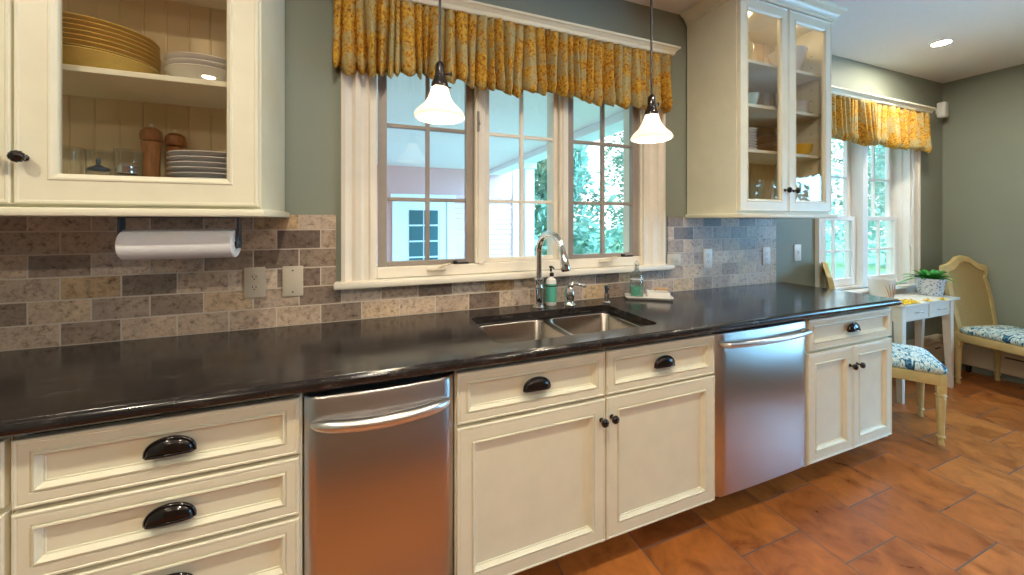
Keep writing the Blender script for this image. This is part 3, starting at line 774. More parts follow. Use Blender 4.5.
R = [[(1.85, 1.7495, 2.60), (1.85, 1.42, 2.60), (2.648, 1.42, 2.60), (2.648, 1.7495, 2.60)]] + R + [[(1.85, 1.7495, ZC-.0005), (1.85, 1.42, ZC-.0005), (2.648, 1.42, ZC-.0005), (2.648, 1.7495, ZC-.0005)]]
k.loft(R, False); k.build('crown_moulding', M['cream'], ur, smooth=True, angle=30)
for cab_, xs in ((ul, (-1.20, -.64)), (ur, (2.05, 2.45))):
    for x in xs:
        k = MB(); k.lathe([(.034, 2.5815), (.034, 2.574), (.030, 2.570), (0, 2.569)], (x, 1.52, 0), 24); k.build('puck_light', M['puck'], cab_, smooth=True)
# shelf-pin holes on the right side of the tall cabinet
for i in range(13):
    for y in (1.50, 1.69):
        k = MB(); k.lathe([(.0035, 0), (.0035, .0006), (0, .0008)], (2.634-.0008, y, 1.55 + i*.072), 8, axis='X'); k.build('peg_hole', M['dark'], ur)
# ------------------------------------------------------------------ crockery
def plate_prof(r, rim=.016): return [(0, .004), (r*.58, .003), (r*.60, 0), (r*.64, 0), (r*.66, .004), (r*.97, rim), (r, rim+.0015), (r*.985, rim+.004), (r*.95, rim+.0025), (r*.64, .009), (0, .008)]
def stack(name, prof, c, n, pitch, mat, labels, cat, group):
    src = None; out = []
    for i in range(n):
        lab = labels(i)
        if src is None:
            k = MB(); k.lathe(prof, c, 40, cap0=False, cap1=False)
            src = tag(k.build(name, mat, loc=c, smooth=True), lab, cat, group); out.append(src)
        else:
            out.append(dup(src, (c[0]+random.uniform(-.002, .002), c[1]+random.uniform(-.002, .002), c[2]+i*pitch), lab))
    return out
ORD = ['lowest', 'second lowest', 'third from the bottom', 'fourth from the bottom', 'fifth from the bottom', 'sixth from the bottom', 'seventh from the bottom', 'eighth from the bottom', 'ninth from the bottom', 'tenth from the bottom']
def ordlab(n, txt):
    return lambda i: ('topmost ' if i == n-1 else ORD[i]+' ') + txt
SZ = 1.8125
k = MB(); k.lathe([(0, .003), (.060, .003), (.062, 0), (.068, 0), (.070, .004), (.115, .030), (.140, .052), (.143, .054), (.141, .057), (.112, .036), (.066, .009), (0, .008)], (-.838, 1.59, SZ), 40, cap0=False, cap1=False)
tag(k.build('serving_bowl', M['yellow'], loc=(-.838, 1.59, SZ), smooth=True), 'mustard yellow bowl carrying the tall yellow plate stack in the left cabinet', 'bowl')
stack('dinner_plate', plate_prof(.139), (-.838, 1.59, SZ+.0445), 7, .0148, M['yellow'], ordlab(7, 'mustard yellow plate stacked on the upper shelf of the left cabinet'), 'plate', 'mustard plates on the upper shelf')
bowlp = [(0, .003), (.055, .003), (.057, 0), (.063, 0), (.066, .004), (.102, .022), (.122, .050), (.125, .052), (.122, .055), (.098, .030), (.062, .009), (0, .008)]
stack('soup_bowl', bowlp, (-.545, 1.595, SZ), 3, .0185, M['china'], ordlab(3, 'white bowl nested on the upper shelf right of the yellow plates'), 'bowl', 'nested white bowls')
FZ = 1.4225
stack('salad_plate', plate_prof(.138), (-.522, 1.585, FZ), 9, .0175, M['greychina'], ordlab(9, 'pale grey plate stacked on the floor of the left cabinet'), 'plate', 'pale plates at the cabinet bottom')
def tumbler(x, y, z, r, h, label):
    k = MB(); k.lathe([(r*.85, 0), (r*.9, .003), (r, h), (r*.975, h+.001), (r*.95, h), (r*.84, .008), (0, .007)], (x, y, z), 28, cap0=True, cap1=False)
    return tag(k.build('drinking_glass', M['clear'], loc=(x, y, z), smooth=True), label, 'glass', 'clear glasses in the left cabinet')
tumbler(-.924, 1.60, FZ, .034, .170, 'leftmost clear glass on the cabinet floor under the yellow plates')
tumbler(-.849, 1.60, FZ, .034, .163, 'middle clear glass behind the shaker with a dark pointed finial')
tumbler(-.752, 1.55, FZ, .035, .163, 'rightmost clear glass beside the wooden pepper mill')
sh = thing('sugar_shaker', 'small glass shaker with a pointed finial in front of the glasses', 'shaker', (-.786, 1.475, FZ))
k = MB(); k.lathe([(.024, 0), (.026, .004), (.026, .075), (.022, .085)], (-.786, 1.475, FZ), 22); k.build('body', M['clear'], sh, smooth=True)
k = MB(); k.lathe([(.024, .085), (.024, .092), (.012, .098), (.004, .104), (.006, .112), (.005, .120), (0, .124)], (-.786, 1.475, FZ), 20); k.build('lid', M['bluesteel'], sh, smooth=True)
sh = thing('salt_shaker', 'small glass shaker with a domed silver lid by the pepper mill', 'shaker', (-.720, 1.475, FZ))
k = MB(); k.lathe([(.022, 0), (.024, .004), (.024, .070), (.022, .078)], (-.720, 1.475, FZ), 22); k.build('body', M['clear'], sh, smooth=True)
k = MB(); k.lathe([(.025, .078), (.027, .084), (.025, .092), (.026, .100), (.020, .110), (.008, .115), (0, .116)], (-.720, 1.475, FZ), 22); k.build('lid', M['chrome'], sh, smooth=True)
def mill(x, y, h, label):
    t = thing('pepper_mill', label, 'pepper mill', (x, y, FZ), 'wooden pepper mills')
    k = MB(); k.lathe([(.030, 0), (.031, .006), (.029, .03), (.024, .07), (.023, .12), (.026, h-.075), (.028, h-.06), (.022, h-.055)], (x, y, FZ), 24); k.build('body', M['wood'], t, smooth=True)
    k = MB(); k.lathe([(.022, h-.054), (.029, h-.050), (.031, h-.036), (.028, h-.018), (.018, h-.008), (.008, h-.005)], (x, y, FZ), 24); k.build('head', M['wood'], t, smooth=True)
    k = MB(); k.lathe([(.004, h-.005), (.006, h+.001), (.005, h+.007), (0, h+.009)], (x, y, FZ), 14); k.build('finial', M['satin'], t, smooth=True)
mill(-.745, 1.662, .270, 'taller wooden pepper mill just behind the rightmost clear glass')
mill(-.693, 1.700, .262, 'shorter wooden pepper mill at the back, left of the pale plates')
# tall cabinet contents
Z1, Z2, Z3, Z0 = 1.7655, 2.0255, 2.2755, 1.4265
k = MB(); k.lathe([(0, .003), (.04, .003), (.042, 0), (.05, 0), (.052, .004), (.080, .07), (.103, .165), (.105, .169), (.102, .170), (.077, .075), (.05, .009), (0, .008)], (2.505, 1.565, Z3), 36, cap0=False, cap1=False)
tag(k.build('mixing_bowl', M['china'], loc=(2.505, 1.565, Z3), smooth=True), 'deep white bowl on the top shelf of the tall cabinet', 'bowl')
k = MB(); k.lathe([(.045, 0), (.055, .01), (.058, .10), (.035, .15), (.030, .18), (.036, .19)], (2.050, 1.530, Z3), 30)
tag(k.build('ceramic_jar', M['yellow'], loc=(2.050, 1.530, Z3), smooth=True), 'tan ceramic jar at the left of the top shelf', 'jar')
bl = stack('casserole_dish', [(0, .003), (.06, .003), (.062, 0), (.066, 0), (.070, .004), (.085, .03), (.088, .032), (.085, .034), (.065, .008), (0, .007)], (2.515, 1.545, Z2), 3, .022, M['china'], ordlab(3, 'white shallow dish stacked on the middle shelf of the tall cabinet'), 'dish', 'white dishes on the middle shelf')
k = MB(); k.lathe([(.022, 0), (.025, .003), (.030, .02), (.042, .06), (.044, .075), (.041, .075), (.028, .022), (0, .006)], (2.075, 1.500, Z2), 26, cap0=True, cap1=False)
tag(k.build('teacup', M['blue_bowl'], loc=(2.075, 1.500, Z2), smooth=True), 'pale blue cup at the left of the middle shelf', 'cup')
k = MB(); k.lathe([(0, .003), (.05, .003), (.052, 0), (.06, .004), (.09, .04), (.092, .043), (.088, .042), (.055, .009), (0, .008)], (2.320, 1.620, Z2), 30, cap0=False, cap1=False)
tag(k.build('glass_bowl', M['greychina'], loc=(2.320, 1.620, Z2), smooth=True), 'grey bowl lying behind the center stile on the middle shelf', 'bowl')
stack('side_plate', plate_prof(.085, .010), (2.050, 1.545, Z1), 8, .0165, M['china'], ordlab(8, 'white small plate stacked at the left of the lowest shelf'), 'plate', 'white side plates in the tall cabinet')
k = MB(); k.lathe([(.068, 0), (.076, .004), (.084, .10), (.083, .13), (.079, .13), (.072, .010), (0, .008)], (2.400, 1.620, Z1), 36, cap0=True, cap1=False)
tag(k.build('wooden_bowl', M['bamboo'], loc=(2.400, 1.620, Z1), smooth=True), 'brown woven bowl on the lowest shelf of the tall cabinet', 'bowl')
k = MB(); k.lathe([(0, .003), (.035, .003), (.037, 0), (.044, 0), (.046, .004), (.068, .03), (.075, .070), (.076, .073), (.073, .073), (.064, .033), (.044, .009), (0, .008)], (2.545, 1.525, Z1), 30, cap0=False, cap1=False)
tag(k.build('cereal_bowl', M['yellow_bowl'], loc=(2.545, 1.525, Z1), smooth=True), 'bright yellow bowl on the lowest shelf of the tall cabinet', 'bowl')

# ------------------------------------------------------------------ paper towel
PY, PZ = 1.50, 1.279
hol = thing('towel_holder', 'dark steel paper towel holder screwed under the left wall cabinet', 'towel holder', (-.60, PY, 1.33))
k = MB(); k.box(-.749, -.432, PY-.014, PY+.014, 1.3635, 1.3675, .001); k.build('mount_bar', M['bluesteel'], hol)
for x in (-.746, -.437):
    k = MB(); k.box(x-.003, x+.003, PY-.015, PY+.015, PZ-.018, 1.3635, .001)
    k.lathe([(.018, -.004), (.018, .004)], (x, PY, PZ), 20, axis='X'); k.build('arm', M['bluesteel'], hol)
k = MB(); k.tube([(-.744, PY, PZ), (-.44, PY, PZ)], .006, 12); k.build('rod', M['bluesteel'], hol)
k = MB(); r0, r1 = .019, .049
k.loft([[(x, PY + r*math.cos(2*PI*i/40), PZ + r*math.sin(2*PI*i/40)) for i in range(40)] for x, r in ((-.738, r0), (-.738, r1-.003), (-.735, r1), (-.448, r1), (-.445, r1-.003), (-.445, r0), (-.738, r0))])
tag(k.build('paper_towel_roll', M['paper'], loc=(-.60, PY, PZ), smooth=True), 'white roll of paper towels hanging under the left wall cabinet', 'paper towel')

# ------------------------------------------------------------------ valances
def valance(name, x0, x1, yf, ztop, zbot, label, seed, npl, axis='X', wall=WY, grp='gold print valances', ledge=True):
    rnd = random.Random(seed)
    t = thing(name, label, 'valance', ((x0+x1)/2, yf, zbot) if axis == 'X' else (yf, (x0+x1)/2, zbot), grp)
    def P(a, d, z): return (a, wall-d, z) if axis == 'X' else (wall-d, a, z)
    depth = abs(wall-yf)
    n = npl*12; rows = 14
    # irregular gathers
    edges = [0.]
    for i in range(npl): edges.append(edges[-1] + rnd.uniform(.45, 1.6))
    edges = [e/edges[-1] for e in edges]
    amp = [rnd.uniform(.55, 1.15) for _ in range(npl)]; drop = [rnd.uniform(-.022, .010) for _ in range(npl)]
    k = MB(); path = []
    for i in range(9): path.append((x0, depth*(i/9), 0, 0., 0.))
    for i in range(n+1):
        u = i/n
        j = min(npl-1, max(0, sum(1 for e in edges[1:] if e <= u)))
        v = (u-edges[j])/(edges[j+1]-edges[j])
        path.append((x0 + (x1-x0)*u, depth, 1, amp[j]*(max(0., math.sin(PI*v))**.62)*(1+.10*math.sin(v*PI*3+j)), drop[j]*.8 + .020 - .036*math.sin(PI*v)**.8 + (.012*math.sin(2*PI*u*3+seed))))
    for i in range(8, -1, -1): path.append((x1, depth*(i/9), 0, 0., 0.))
    R = []
    for r in range(rows+1):
        s = r/rows; ring = []
        for a, d, fr, am, dr in path:
            flare = .35 + .65*s
            dd = d + (fr*(am*.084*flare - .060*flare))
            zb = zbot + dr + (1-am)*.010*fr
            z = ztop + (zb-ztop)*s
            if s > .92: dd -= fr*.014*((s-.92)/.08)
            elif s > .8: dd += fr*.006*math.sin((s-.8)/.12*PI)
            lean = fr*.012*math.sin(a*31+seed)*s
            ring.append(P(a+lean, dd, z))
        R.append(ring)
    k.loft(R, False)
    o = k.build('fabric', M['toile'], t, smooth=True, angle=80)
    md = o.modifiers.new('thick', 'SOLIDIFY'); md.thickness = .0025
    if ledge:
        k = MB()
        pr = [(0, ztop-.004), (0, ztop), (depth+.006, ztop), (depth+.010, ztop+.006), (depth+.012, ztop+.018), (depth+.024, ztop+.030), (depth+.032, ztop+.034), (depth+.032, ztop+.045), (0, ztop+.045)]
        R = []
        for d, z in pr:
            e = d-depth if d > depth else (0 if d else 0)
            R.append([P(x0-e-.0, d, z), P(x1+e, d, z)])
        k.loft([[r[0] for r in R], [r[1] for r in R]], True, True, True)
        k.build('cornice', M['cream'], t)
    return t
valance('valance', -.160, 1.635, 1.655, 2.325, 2.003, 'gold print gathered valance over the sink window under a cream cornice', 3, 37)
valance('valance', 3.06, 4.60, 1.685, 2.305, 1.982, 'gold print gathered valance over the dining window', 11, 28)
valance('valance', W3[0]-.12, W3[1]+.12, XR-.09, 2.35, 1.90, 'gold print valance over the right wall window, seen only in the cabinet glass', 5, 24, axis='Y', wall=XR)

# ------------------------------------------------------------------ pendants
def pendant(x, label, zr=1.724):
    y = 1.30
    t = thing('pendant_lamp', label, 'pendant lamp', (x, y, zr), 'milk glass pendant lamps')
    k = MB(); k.tube([(x, y, zr+.19), (x, y, ZC-.02)], .0048, 10); k.build('stem', M['black'], t, smooth=True)
    k = MB(); k.lathe([(.055, ZC-.0005), (.055, ZC-.010), (.03, ZC-.022), (.006, ZC-.026)], (x, y, 0), 24); k.build('canopy', M['bronze'], t, smooth=True)
    k = MB(); k.lathe([(.007, .200), (.012, .196), (.017, .186), (.018, .150), (.021, .146), (.021, .138), (.028, .126), (.031, .112), (.031, .104), (.022, .104)], (x, y, zr), 24)
    so = k.build('socket', M['bronze'], t, smooth=True)
    k = MB(); k.tube([(x+.015, y, zr+.155), (x+.034, y, zr+.160)], .003, 8); k.obox((x+.039, y, zr+.153), .010, .004, .015, 0, .002)
    k.tube([(x+.028, y, zr+.112), (x+.040, y, zr+.110)], .003, 8); k.build('switch_key', M['bronze'], so, smooth=True)
    k = MB(); k.lathe([(.026, .108), (.030, .100), (.034, .086), (.040, .070), (.052, .050), (.068, .034), (.082, .020), (.089, .006), (.088, -.002), (.080, -.004), (.086, .004), (.079, .018), (.065, .031), (.049, .047), (.037, .068), (.031, .086), (.027, .100)], (x, y, zr), 48, 8, .018, cap0=False, cap1=False)
    k.build('shade', M['shade'], t, smooth=True, angle=70)
    k = MB(); k.lathe([(0, .022), (.022, .026), (.033, .042), (.033, .056), (.022, .078), (.014, .098)], (x, y, zr), 24); k.build('bulb', M['bulb'], t, smooth=True)
pendant(.217, 'milk glass pendant lamp hanging in front of the left casement')
pendant(1.163, 'milk glass pendant lamp hanging in front of the right casing of the sink window')

# ------------------------------------------------------------------ recessed ceiling lights
def downlight(x, y, label):
    t = thing('recessed_light', label, 'recessed light', (x, y, ZC), 'recessed ceiling lights')
    k = MB(); k.lathe([(.062, ZC-.0005), (.062, ZC-.004), (.055, ZC-.007), (.046, ZC-.006), (.046, ZC-.0005)], (x, y, 0), 36, cap0=False, cap1=False); k.build('trim_ring', M['whiteplastic'], t, smooth=True)
    k = MB(); k.lathe([(.046, ZC-.0015), (.045, ZC-.005), (0, ZC-.006)], (x, y, 0), 32); k.build('lens', M['lens'], t, smooth=True)
downlight(3.86, 1.36, 'lit recessed light in the ceiling near the dining window')
LL = 'lit recessed ceiling light over the kitchen behind the viewer'
for x in (-1.4, .0, 1.4):
    for y in (.35, -1.2): downlight(x, y, LL)

# ------------------------------------------------------------------ wall sensor
sn = thing('wall_speaker', 'small white wall-mounted box high in the corner by the dining window', 'speaker', (4.905, 1.73, 2.38))
k = MB(); k.box(4.870, 4.940, 1.690, 1.748, 2.310, 2.450, .012, 3); k.build('housing', M['whiteplastic'], sn, smooth=True)
k = MB(); k.box(4.89, 4.92, 1.745, 1.7595, 2.35, 2.41, .003); k.build('bracket', M['whiteplastic'], sn)

# ------------------------------------------------------------------ blind cord
k = MB(); pts = [(4.44, 1.748, 1.95)]
for i in range(1, 22):
    s = i/21; pts.append((4.44 + .006*math.sin(s*9), 1.742 - .012*math.sin(s*5), 1.95 - s*.80))
for i in range(1, 9):
    a = PI*i/8; pts.append((4.44-.02+.02*math.cos(a), 1.742, 1.15 - .03*math.sin(a)))
k.tube(pts, .004, 8)
tag(k.build('blind_cord', M['whiteplastic'], loc=(4.44, 1.745, 1.95), smooth=True), 'white blind cord hanging at the right of the dining window', 'cord')

# ------------------------------------------------------------------ baseboard heaters
def heater(name, a0, a1, axis, label):
    c = ((a0+a1)/2, WY, .05) if axis == 'X' else (XR, (a0+a1)/2, .05)
    t = thing('baseboard_heater', label, 'heater', c, 'cream baseboard heaters')
    prof = [(.0, .065), (.058, .065), (.062, .075), (.062, .225), (.058, .235), (.048, .242), (.048, .250), (.060, .262), (.050, .290), (.030, .300), (0, .300)]
    def P(a, d, z): return (a, WY-.0005-d, z) if axis == 'X' else (XR-.0005-d, a, z)
    k = MB(); k.loft([[P(a0, d, z) for d, z in prof], [P(a1, d, z) for d, z in prof]], True, True, True); k.build('cover', M['heater'], t)
    k = MB()
    a = a0+.12
    while a < a1-.15:
        if axis == 'X': k.box(a, a+.10, WY-.0634, WY-.0615, .200, .210)
        else: k.box(XR-.0634, XR-.0615, a, a+.10, .200, .210)
        a += .22
    k.build('vent_slots', M['dark'], t)
    for a in (a0+.06, a1-.06):
        k = MB()
        if axis == 'X': k.box(a-.01, a+.01, WY-.05, WY-.0005, 0, .066)
        else: k.box(XR-.05, XR-.0005, a-.01, a+.01, 0, .066)
        k.build('foot_bracket', M['dark'], t)
heater('baseboard_heater', 3.05, 4.93, 'X', 'cream baseboard heater along the wall under the dining window')
heater('baseboard_heater', -.60, 1.65, 'Y', 'cream baseboard heater along the right wall behind the cane chair')

# ------------------------------------------------------------------ dining console table
tb = thing('side_table', 'small cream painted table with drawers under the dining window', 'table', (4.05, 1.58, 0))
tx0, tx1, ty0, ty1, tz = 3.645, 4.40, 1.480, 1.692, .738
MB().box(tx0-.025, tx1+.035, ty0-.025, ty1+.01, tz-.020, tz, .004).build('table_top', M['table'], tb, smooth=True)
k = MB(); k.box(tx0+.008, tx1-.008, ty1-.02, ty1-.004, tz-.14, tz-.020); k.box(tx0+.004, tx0+.02, ty0+.01, ty1-.01, tz-.14, tz-.020); k.box(tx1-.02, tx1-.004, ty0+.01, ty1-.01, tz-.14, tz-.020)
k.box(tx0+.01, tx1-.01, ty0+.010, ty0+.022, tz-.14, tz-.020)
k.build('apron', M['table'], tb)
for x0, x1 in ((tx0+.06, (tx0+tx1)/2-.008), ((tx0+tx1)/2+.008, tx1-.06)):
    d = MB().box(x0, x1, ty0+.002, ty0+.012, tz-.128, tz-.028, .003).build('drawer', M['table'], tb)
    xm = (x0+x1)/2; k = MB()
    k.tube([(xm-.04, ty0+.003, tz-.080), (xm-.036, ty0-.016, tz-.074), (xm-.018, ty0-.022, tz-.068), (xm+.018, ty0-.022, tz-.068), (xm+.036, ty0-.016, tz-.074), (xm+.04, ty0+.003, tz-.080)], .0045, 8)
    k.build('pull', M['satin'], d, smooth=True)
for sx, x in ((1, tx0), (-1, tx1)):
    for sy, y in ((1, ty0), (-1, ty1)):
        a, b_ = .050, .030
        R = [[(x, y, z), (x+sx*w_, y, z), (x+sx*w_, y+sy*w_, z), (x, y+sy*w_, z)] for z, w_ in ((0, b_), (tz-.15, a), (tz-.020, a))]
        MB().loft(R, True, True, True).build('leg', M['table'], tb)

# potted plant on the table
PC = (4.335, 1.590, tz)
pp = thing('potted_plant', 'leafy green plant in a blue and white pot on the side table', 'plant', PC)
k = MB(); k.lathe([(.062, 0), (.068, .004), (.090, .125), (.096, .130), (.096, .142), (.088, .142), (.084, .125), (0, .122)], PC, 36, cap0=True, cap1=False); k.build('pot', M['potglaze'], pp, smooth=True)
k = MB(); k.lathe([(.083, .118), (.083, .126), (0, .130)], PC, 24); k.build('soil', M['dark'], pp)
rnd = random.Random(4)
def leaf(k, base, dirv, L, W, droop, n=7):
    d = Vector(dirv).normalized(); side = d.cross(Vector((0, 0, 1)))
    side = side.normalized() if side.length > .05 else Vector((1, 0, 0))
    L1, L2, Lm = [], [], []
    for i in range(n+1):
        s = i/n; p = Vector(base) + d*L*s + Vector((0, 0, -droop*L*s*s))
        wv = W*math.sin(PI*min(1, s*.93+.07))**.8
        L1.append(tuple(p + side*wv + Vector((0, 0, .15*wv)))); L2.append(tuple(p - side*wv + Vector((0, 0, .15*wv)))); Lm.append(tuple(p))
    k.loft([L1, Lm, L2], False)
for i in range(58):
    a = rnd.uniform(0, 2*PI); el = rnd.uniform(.55, 1.5); L = rnd.uniform(.09, .19)
    k = MB(); leaf(k, (PC[0]+.035*math.cos(a), PC[1]+.035*math.sin(a), tz+.126), (math.cos(a)*math.cos(el), math.sin(a)*math.cos(el), math.sin(el)), L, rnd.uniform(.014, .022), .5)
    k.build('leaf', M['leafplant'], pp, smooth=True, angle=180)
for dv, L, dr in (((-.85, .45, .45), .19, .35), ((-.9, .3, .2), .20, .2), ((-.75, .6, .0), .19, .45), ((.35, -.85, .1), .15, .7), ((.2, -.9, .3), .13, .8)):
    k = MB(); leaf(k, (PC[0]+.05*dv[0], PC[1]+.05*dv[1], tz+.142), dv, L, .016, dr); k.build('leaf', M['leafplant'], pp, smooth=True, angle=180)
# yellow flowers lying on the table
def blossom(x, y, label, r=.032, n=7, rz=0.):
    t = thing('flower', label, 'flower', (x, y, tz), 'loose yellow flowers on the side table')
    k = MB()
    for i in range(n):
        a = rz + 2*PI*i/n; leaf(k, (x, y, tz+.010), (math.cos(a), math.sin(a), .42), r, .010, .55, 5)
    k.build('petals', M['petal'], t, smooth=True, angle=180)
    k = MB(); k.lathe([(.006, .001), (.010, .007), (.009, .015), (.004, .022), (0, .023)], (x, y, tz), 12); k.build('center', M['yellow_bowl'], t, smooth=True)
    return t
FL = [(3.66, 1.475), (3.70, 1.50), (3.745, 1.485), (3.78, 1.52), (3.72, 1.54), (3.83, 1.505), (3.665, 1.535), (3.79, 1.475)]
for i, (x, y) in enumerate(FL): blossom(x, y, 'yellow blossom in the loose heap at the left end of the side table', .048, rz=i)
blossom(3.975, 1.470, 'lone yellow blossom between the heap and the drawer edge of the side table', .040)
blossom(4.13, 1.447, 'lone yellow blossom at the front table edge before the plant pot', .040, rz=.4)
# white pot with brown leaf strokes
CP = (3.762, 1.650, tz)
cpn = thing('planter_pot', 'white pot with brown leaf strokes behind the yellow flowers', 'pot', CP)
k = MB(); k.lathe([(.064, 0), (.068, .004), (.078, .15), (.080, .158), (.074, .158), (.070, .010), (0, .008)], CP, 36, cap0=True, cap1=False); k.build('body', M['china'], cpn, smooth=True)
k = MB()
for i in (-4, -2, 0, 2, 4):
    pts = []
    for s in range(8):
        u = s/7; a = -PI/2 - .25 + i*.05 + u*i*.11; r_ = .0688 + (.010*(.02+u*.115)/.158) + .0006
        pts.append((CP[0]+r_*math.cos(a), CP[1]+r_*math.sin(a), tz+.02+u*(.115-.004*abs(i))))
    k.tube(pts, [.001, .0018, .002, .002, .002, .0018, .0014, .0006], 6)
k.build('leaf_strokes', M['wood'], cpn, smooth=True)

# ------------------------------------------------------------------ cane chairs
def make_chair(name, label):
    t = thing(name, label, 'chair', (0, 0, 0), 'cane back chairs with blue print seats')
    W_, D_ = .225, .23
    zs = .36
    k = MB()
    k.box(-W_, W_, -D_, -D_+.03, zs, zs+.065, .004); k.box(-W_, W_, D_-.03, D_, zs, zs+.065, .004)
    k.box(-W_, -W_+.03, -D_+.03, D_-.03, zs, zs+.065, .004); k.box(W_-.03, W_, -D_+.03, D_-.03, zs, zs+.065, .004)
    k.build('seat_frame', M['chairwood'], t, smooth=True)
    for sx in (-1, 1):
        for sy in (-1, 1):
            x, y = sx*(W_-.022), sy*(D_-.022)
            k = MB()
            k.box(x-.021, x+.021, y-.021, y+.021, zs-.045, zs+.004, .003)
            k.lathe([(.014, 0), (.016, .006), (.013, .020), (.0125, .040), (.020, .046), (.020, .054), (.014, .060), (.0145, .075), (.021, .265), (.022, .285), (.017, .291), (.025, .297), (.025, .306), (.018, .312), (.018, zs-.044)], (x, y, 0), 20, 10, .03)
            k.build('leg', M['chairwood'], t, smooth=True, angle=30)
    # cushion
    k = MB(); R = []
    for ins, z in ((.012, .424), (.0, .432), (-.006, .448), (-.002, .464), (.018, .480), (.055, .491), (.11, .496), (.17, .498)):
        R.append([(x, y, z) for x, y in rrect(-W_+.004+ins, W_-.004-ins, -D_-.006+ins, D_-.035-ins, max(.012, .045-abs(ins)*.1))])
    k.loft(R, True, True, True); k.build('seat_cushion', M['print'], t, smooth=True, angle=70)
    # camel back, leaning away
    def out(half):
        return [(-.205, .40), (-.222, .70), (-.215, .815), (-.200, .860), (-.222, .890), (-.236, .935), (-.225, .968), (-.190, .978), (-.150, .985), (-.105, 1.010), (-.060, 1.042), (0, 1.054)]
    Lh = out(0); outer = Lh + [(-x, z) for x, z in Lh[-2::-1]]
    cx, cz = 0, .72
    inner = []
    for x, z in outer:
        inner.append((x*.83 if abs(x) > .12 else x*.86, .47 if z <= .401 else z-.048*(1 if z > .9 else .0) - (.0)))
    def B(x, z, d): y = D_-.020 + (z-.40)*.16 - .05*(1-(x/.24)**2)*0 + d; return (x, y, z)
    k = MB()
    k.loft([[B(x, z, -.014) for x, z in outer], [B(x, z, .014) for x, z in outer], [B(x, z, .010) for x, z in inner], [B(x, z, -.018) for x, z in inner], [B(x, z, -.014) for x, z in outer]], True)
    k.build('back_frame', M['chairwood'], t, smooth=True, angle=40)
    k = MB(); k.loft([[B(x, z, -.010) for x, z in inner], [B(x, z, .006) for x, z in inner]], True, True, True); k.build('cane_panel', M['cane'], t)
    return t
ch = make_chair('dining_chair', 'cane back chair against the right wall with blue printed seat')
ch.location = (4.712, 1.262, 0); ch.rotation_euler = (0, 0, math.radians(-13))
c2 = dup(ch, (0, 0, 0), 'cane back chair beside the end cabinet, half hidden by the counter', math.radians(32.5))
fx, fy = .537, -.843
fm = Vector((3.385, 1.225, 0))      # middle of the seat front
c2.location = fm - .225*Vector((fx, fy, 0))

# ------------------------------------------------------------------ outside: porch, wing, trees
struct(MB().box(-40, 60, 1.95, 60, -.60, -.40).build('ground', M['lawn']), 'pale green lawn outside the windows', 'lawn')
struct(MB().box(-6, 2.4, 1.95, 6.8, -.40, -.30).build('floor_porch', M['deck']), 'grey porch deck outside the sink window', 'porch floor')
po = thing('porch_roof', 'pale ceiled porch roof with white edge beam outside the sink window', 'porch', (0, 4.4, 2.3))
MB().box(-6, 2.32, 1.94, 6.8, 2.345, 2.40).build('ceiling_boards', M['porchceil'], po)
MB().box(2.08, 2.34, 1.94, 6.9, 2.26, 2.345, .01).build('edge_beam', M['doorwhite'], po)
MB().box(2.32, 2.46, 1.94, 6.9, 2.335, 2.42, .01).build('gutter', M['doorwhite'], po)
k = MB(); k.box(2.14, 2.30, 5.1, 5.26, -.30, 2.26, .01); k.box(2.11, 2.33, 5.07, 5.29, -.30, -.12, .01); k.box(2.11, 2.33, 5.07, 5.29, 2.16, 2.26, .01); k.build('post', M['doorwhite'], po)
wg = thing('house_wing', 'pink clapboard house wing with a white glazed door beyond the porch', 'building', (0, 6.9, -.4))
k = MB(); poly = []
z = -.4
while z < 1.83:
    poly += [(6.80, z), (6.815, z+.098)]; z += .10
poly += [(6.815, 1.85), (7.0, 1.85), (7.0, -.4)]
k.prism_x(poly, -6, 2.60); k.build('siding', M['siding'], wg)
MB().box(-6, 2.60, 6.795, 7.0, 1.85, 2.62).build('frieze', M['frieze'], wg)
MB().box(2.585, 2.72, 6.77, 7.0, -.4, 2.62, .005).build('corner_board', M['doorwhite'], wg)
k = MB(); k.box(-6, 2.75, 6.55, 10, 2.62, 2.72); k.build('roof', M['doorwhite'], wg)
dx0, dx1 = .42, 1.27
k = MB(); k.box(dx0-.13, dx0, 6.76, 6.81, -.3, 1.72); k.box(dx1, dx1+.13, 6.76, 6.81, -.3, 1.72); k.box(dx0-.16, dx1+.16, 6.75, 6.81, 1.72, 1.84); k.build('door_casing', M['doorwhite'], wg)
dr = MB().frame_y(dx0, dx1, -.3, 1.72, [(0, 6.81), (0, 6.785), (.14, 6.785), (.15, 6.79)]).build('door', M['doorwhite'], wg)
k = MB()
for i in range(2):
    for j_ in range(4): k.box(dx0+.16+i*.27, dx0+.16+i*.27+.245, 6.778, 6.789, .42+j_*.29, .42+j_*.29+.26)
k.build('pane', M['darkglass'], dr)

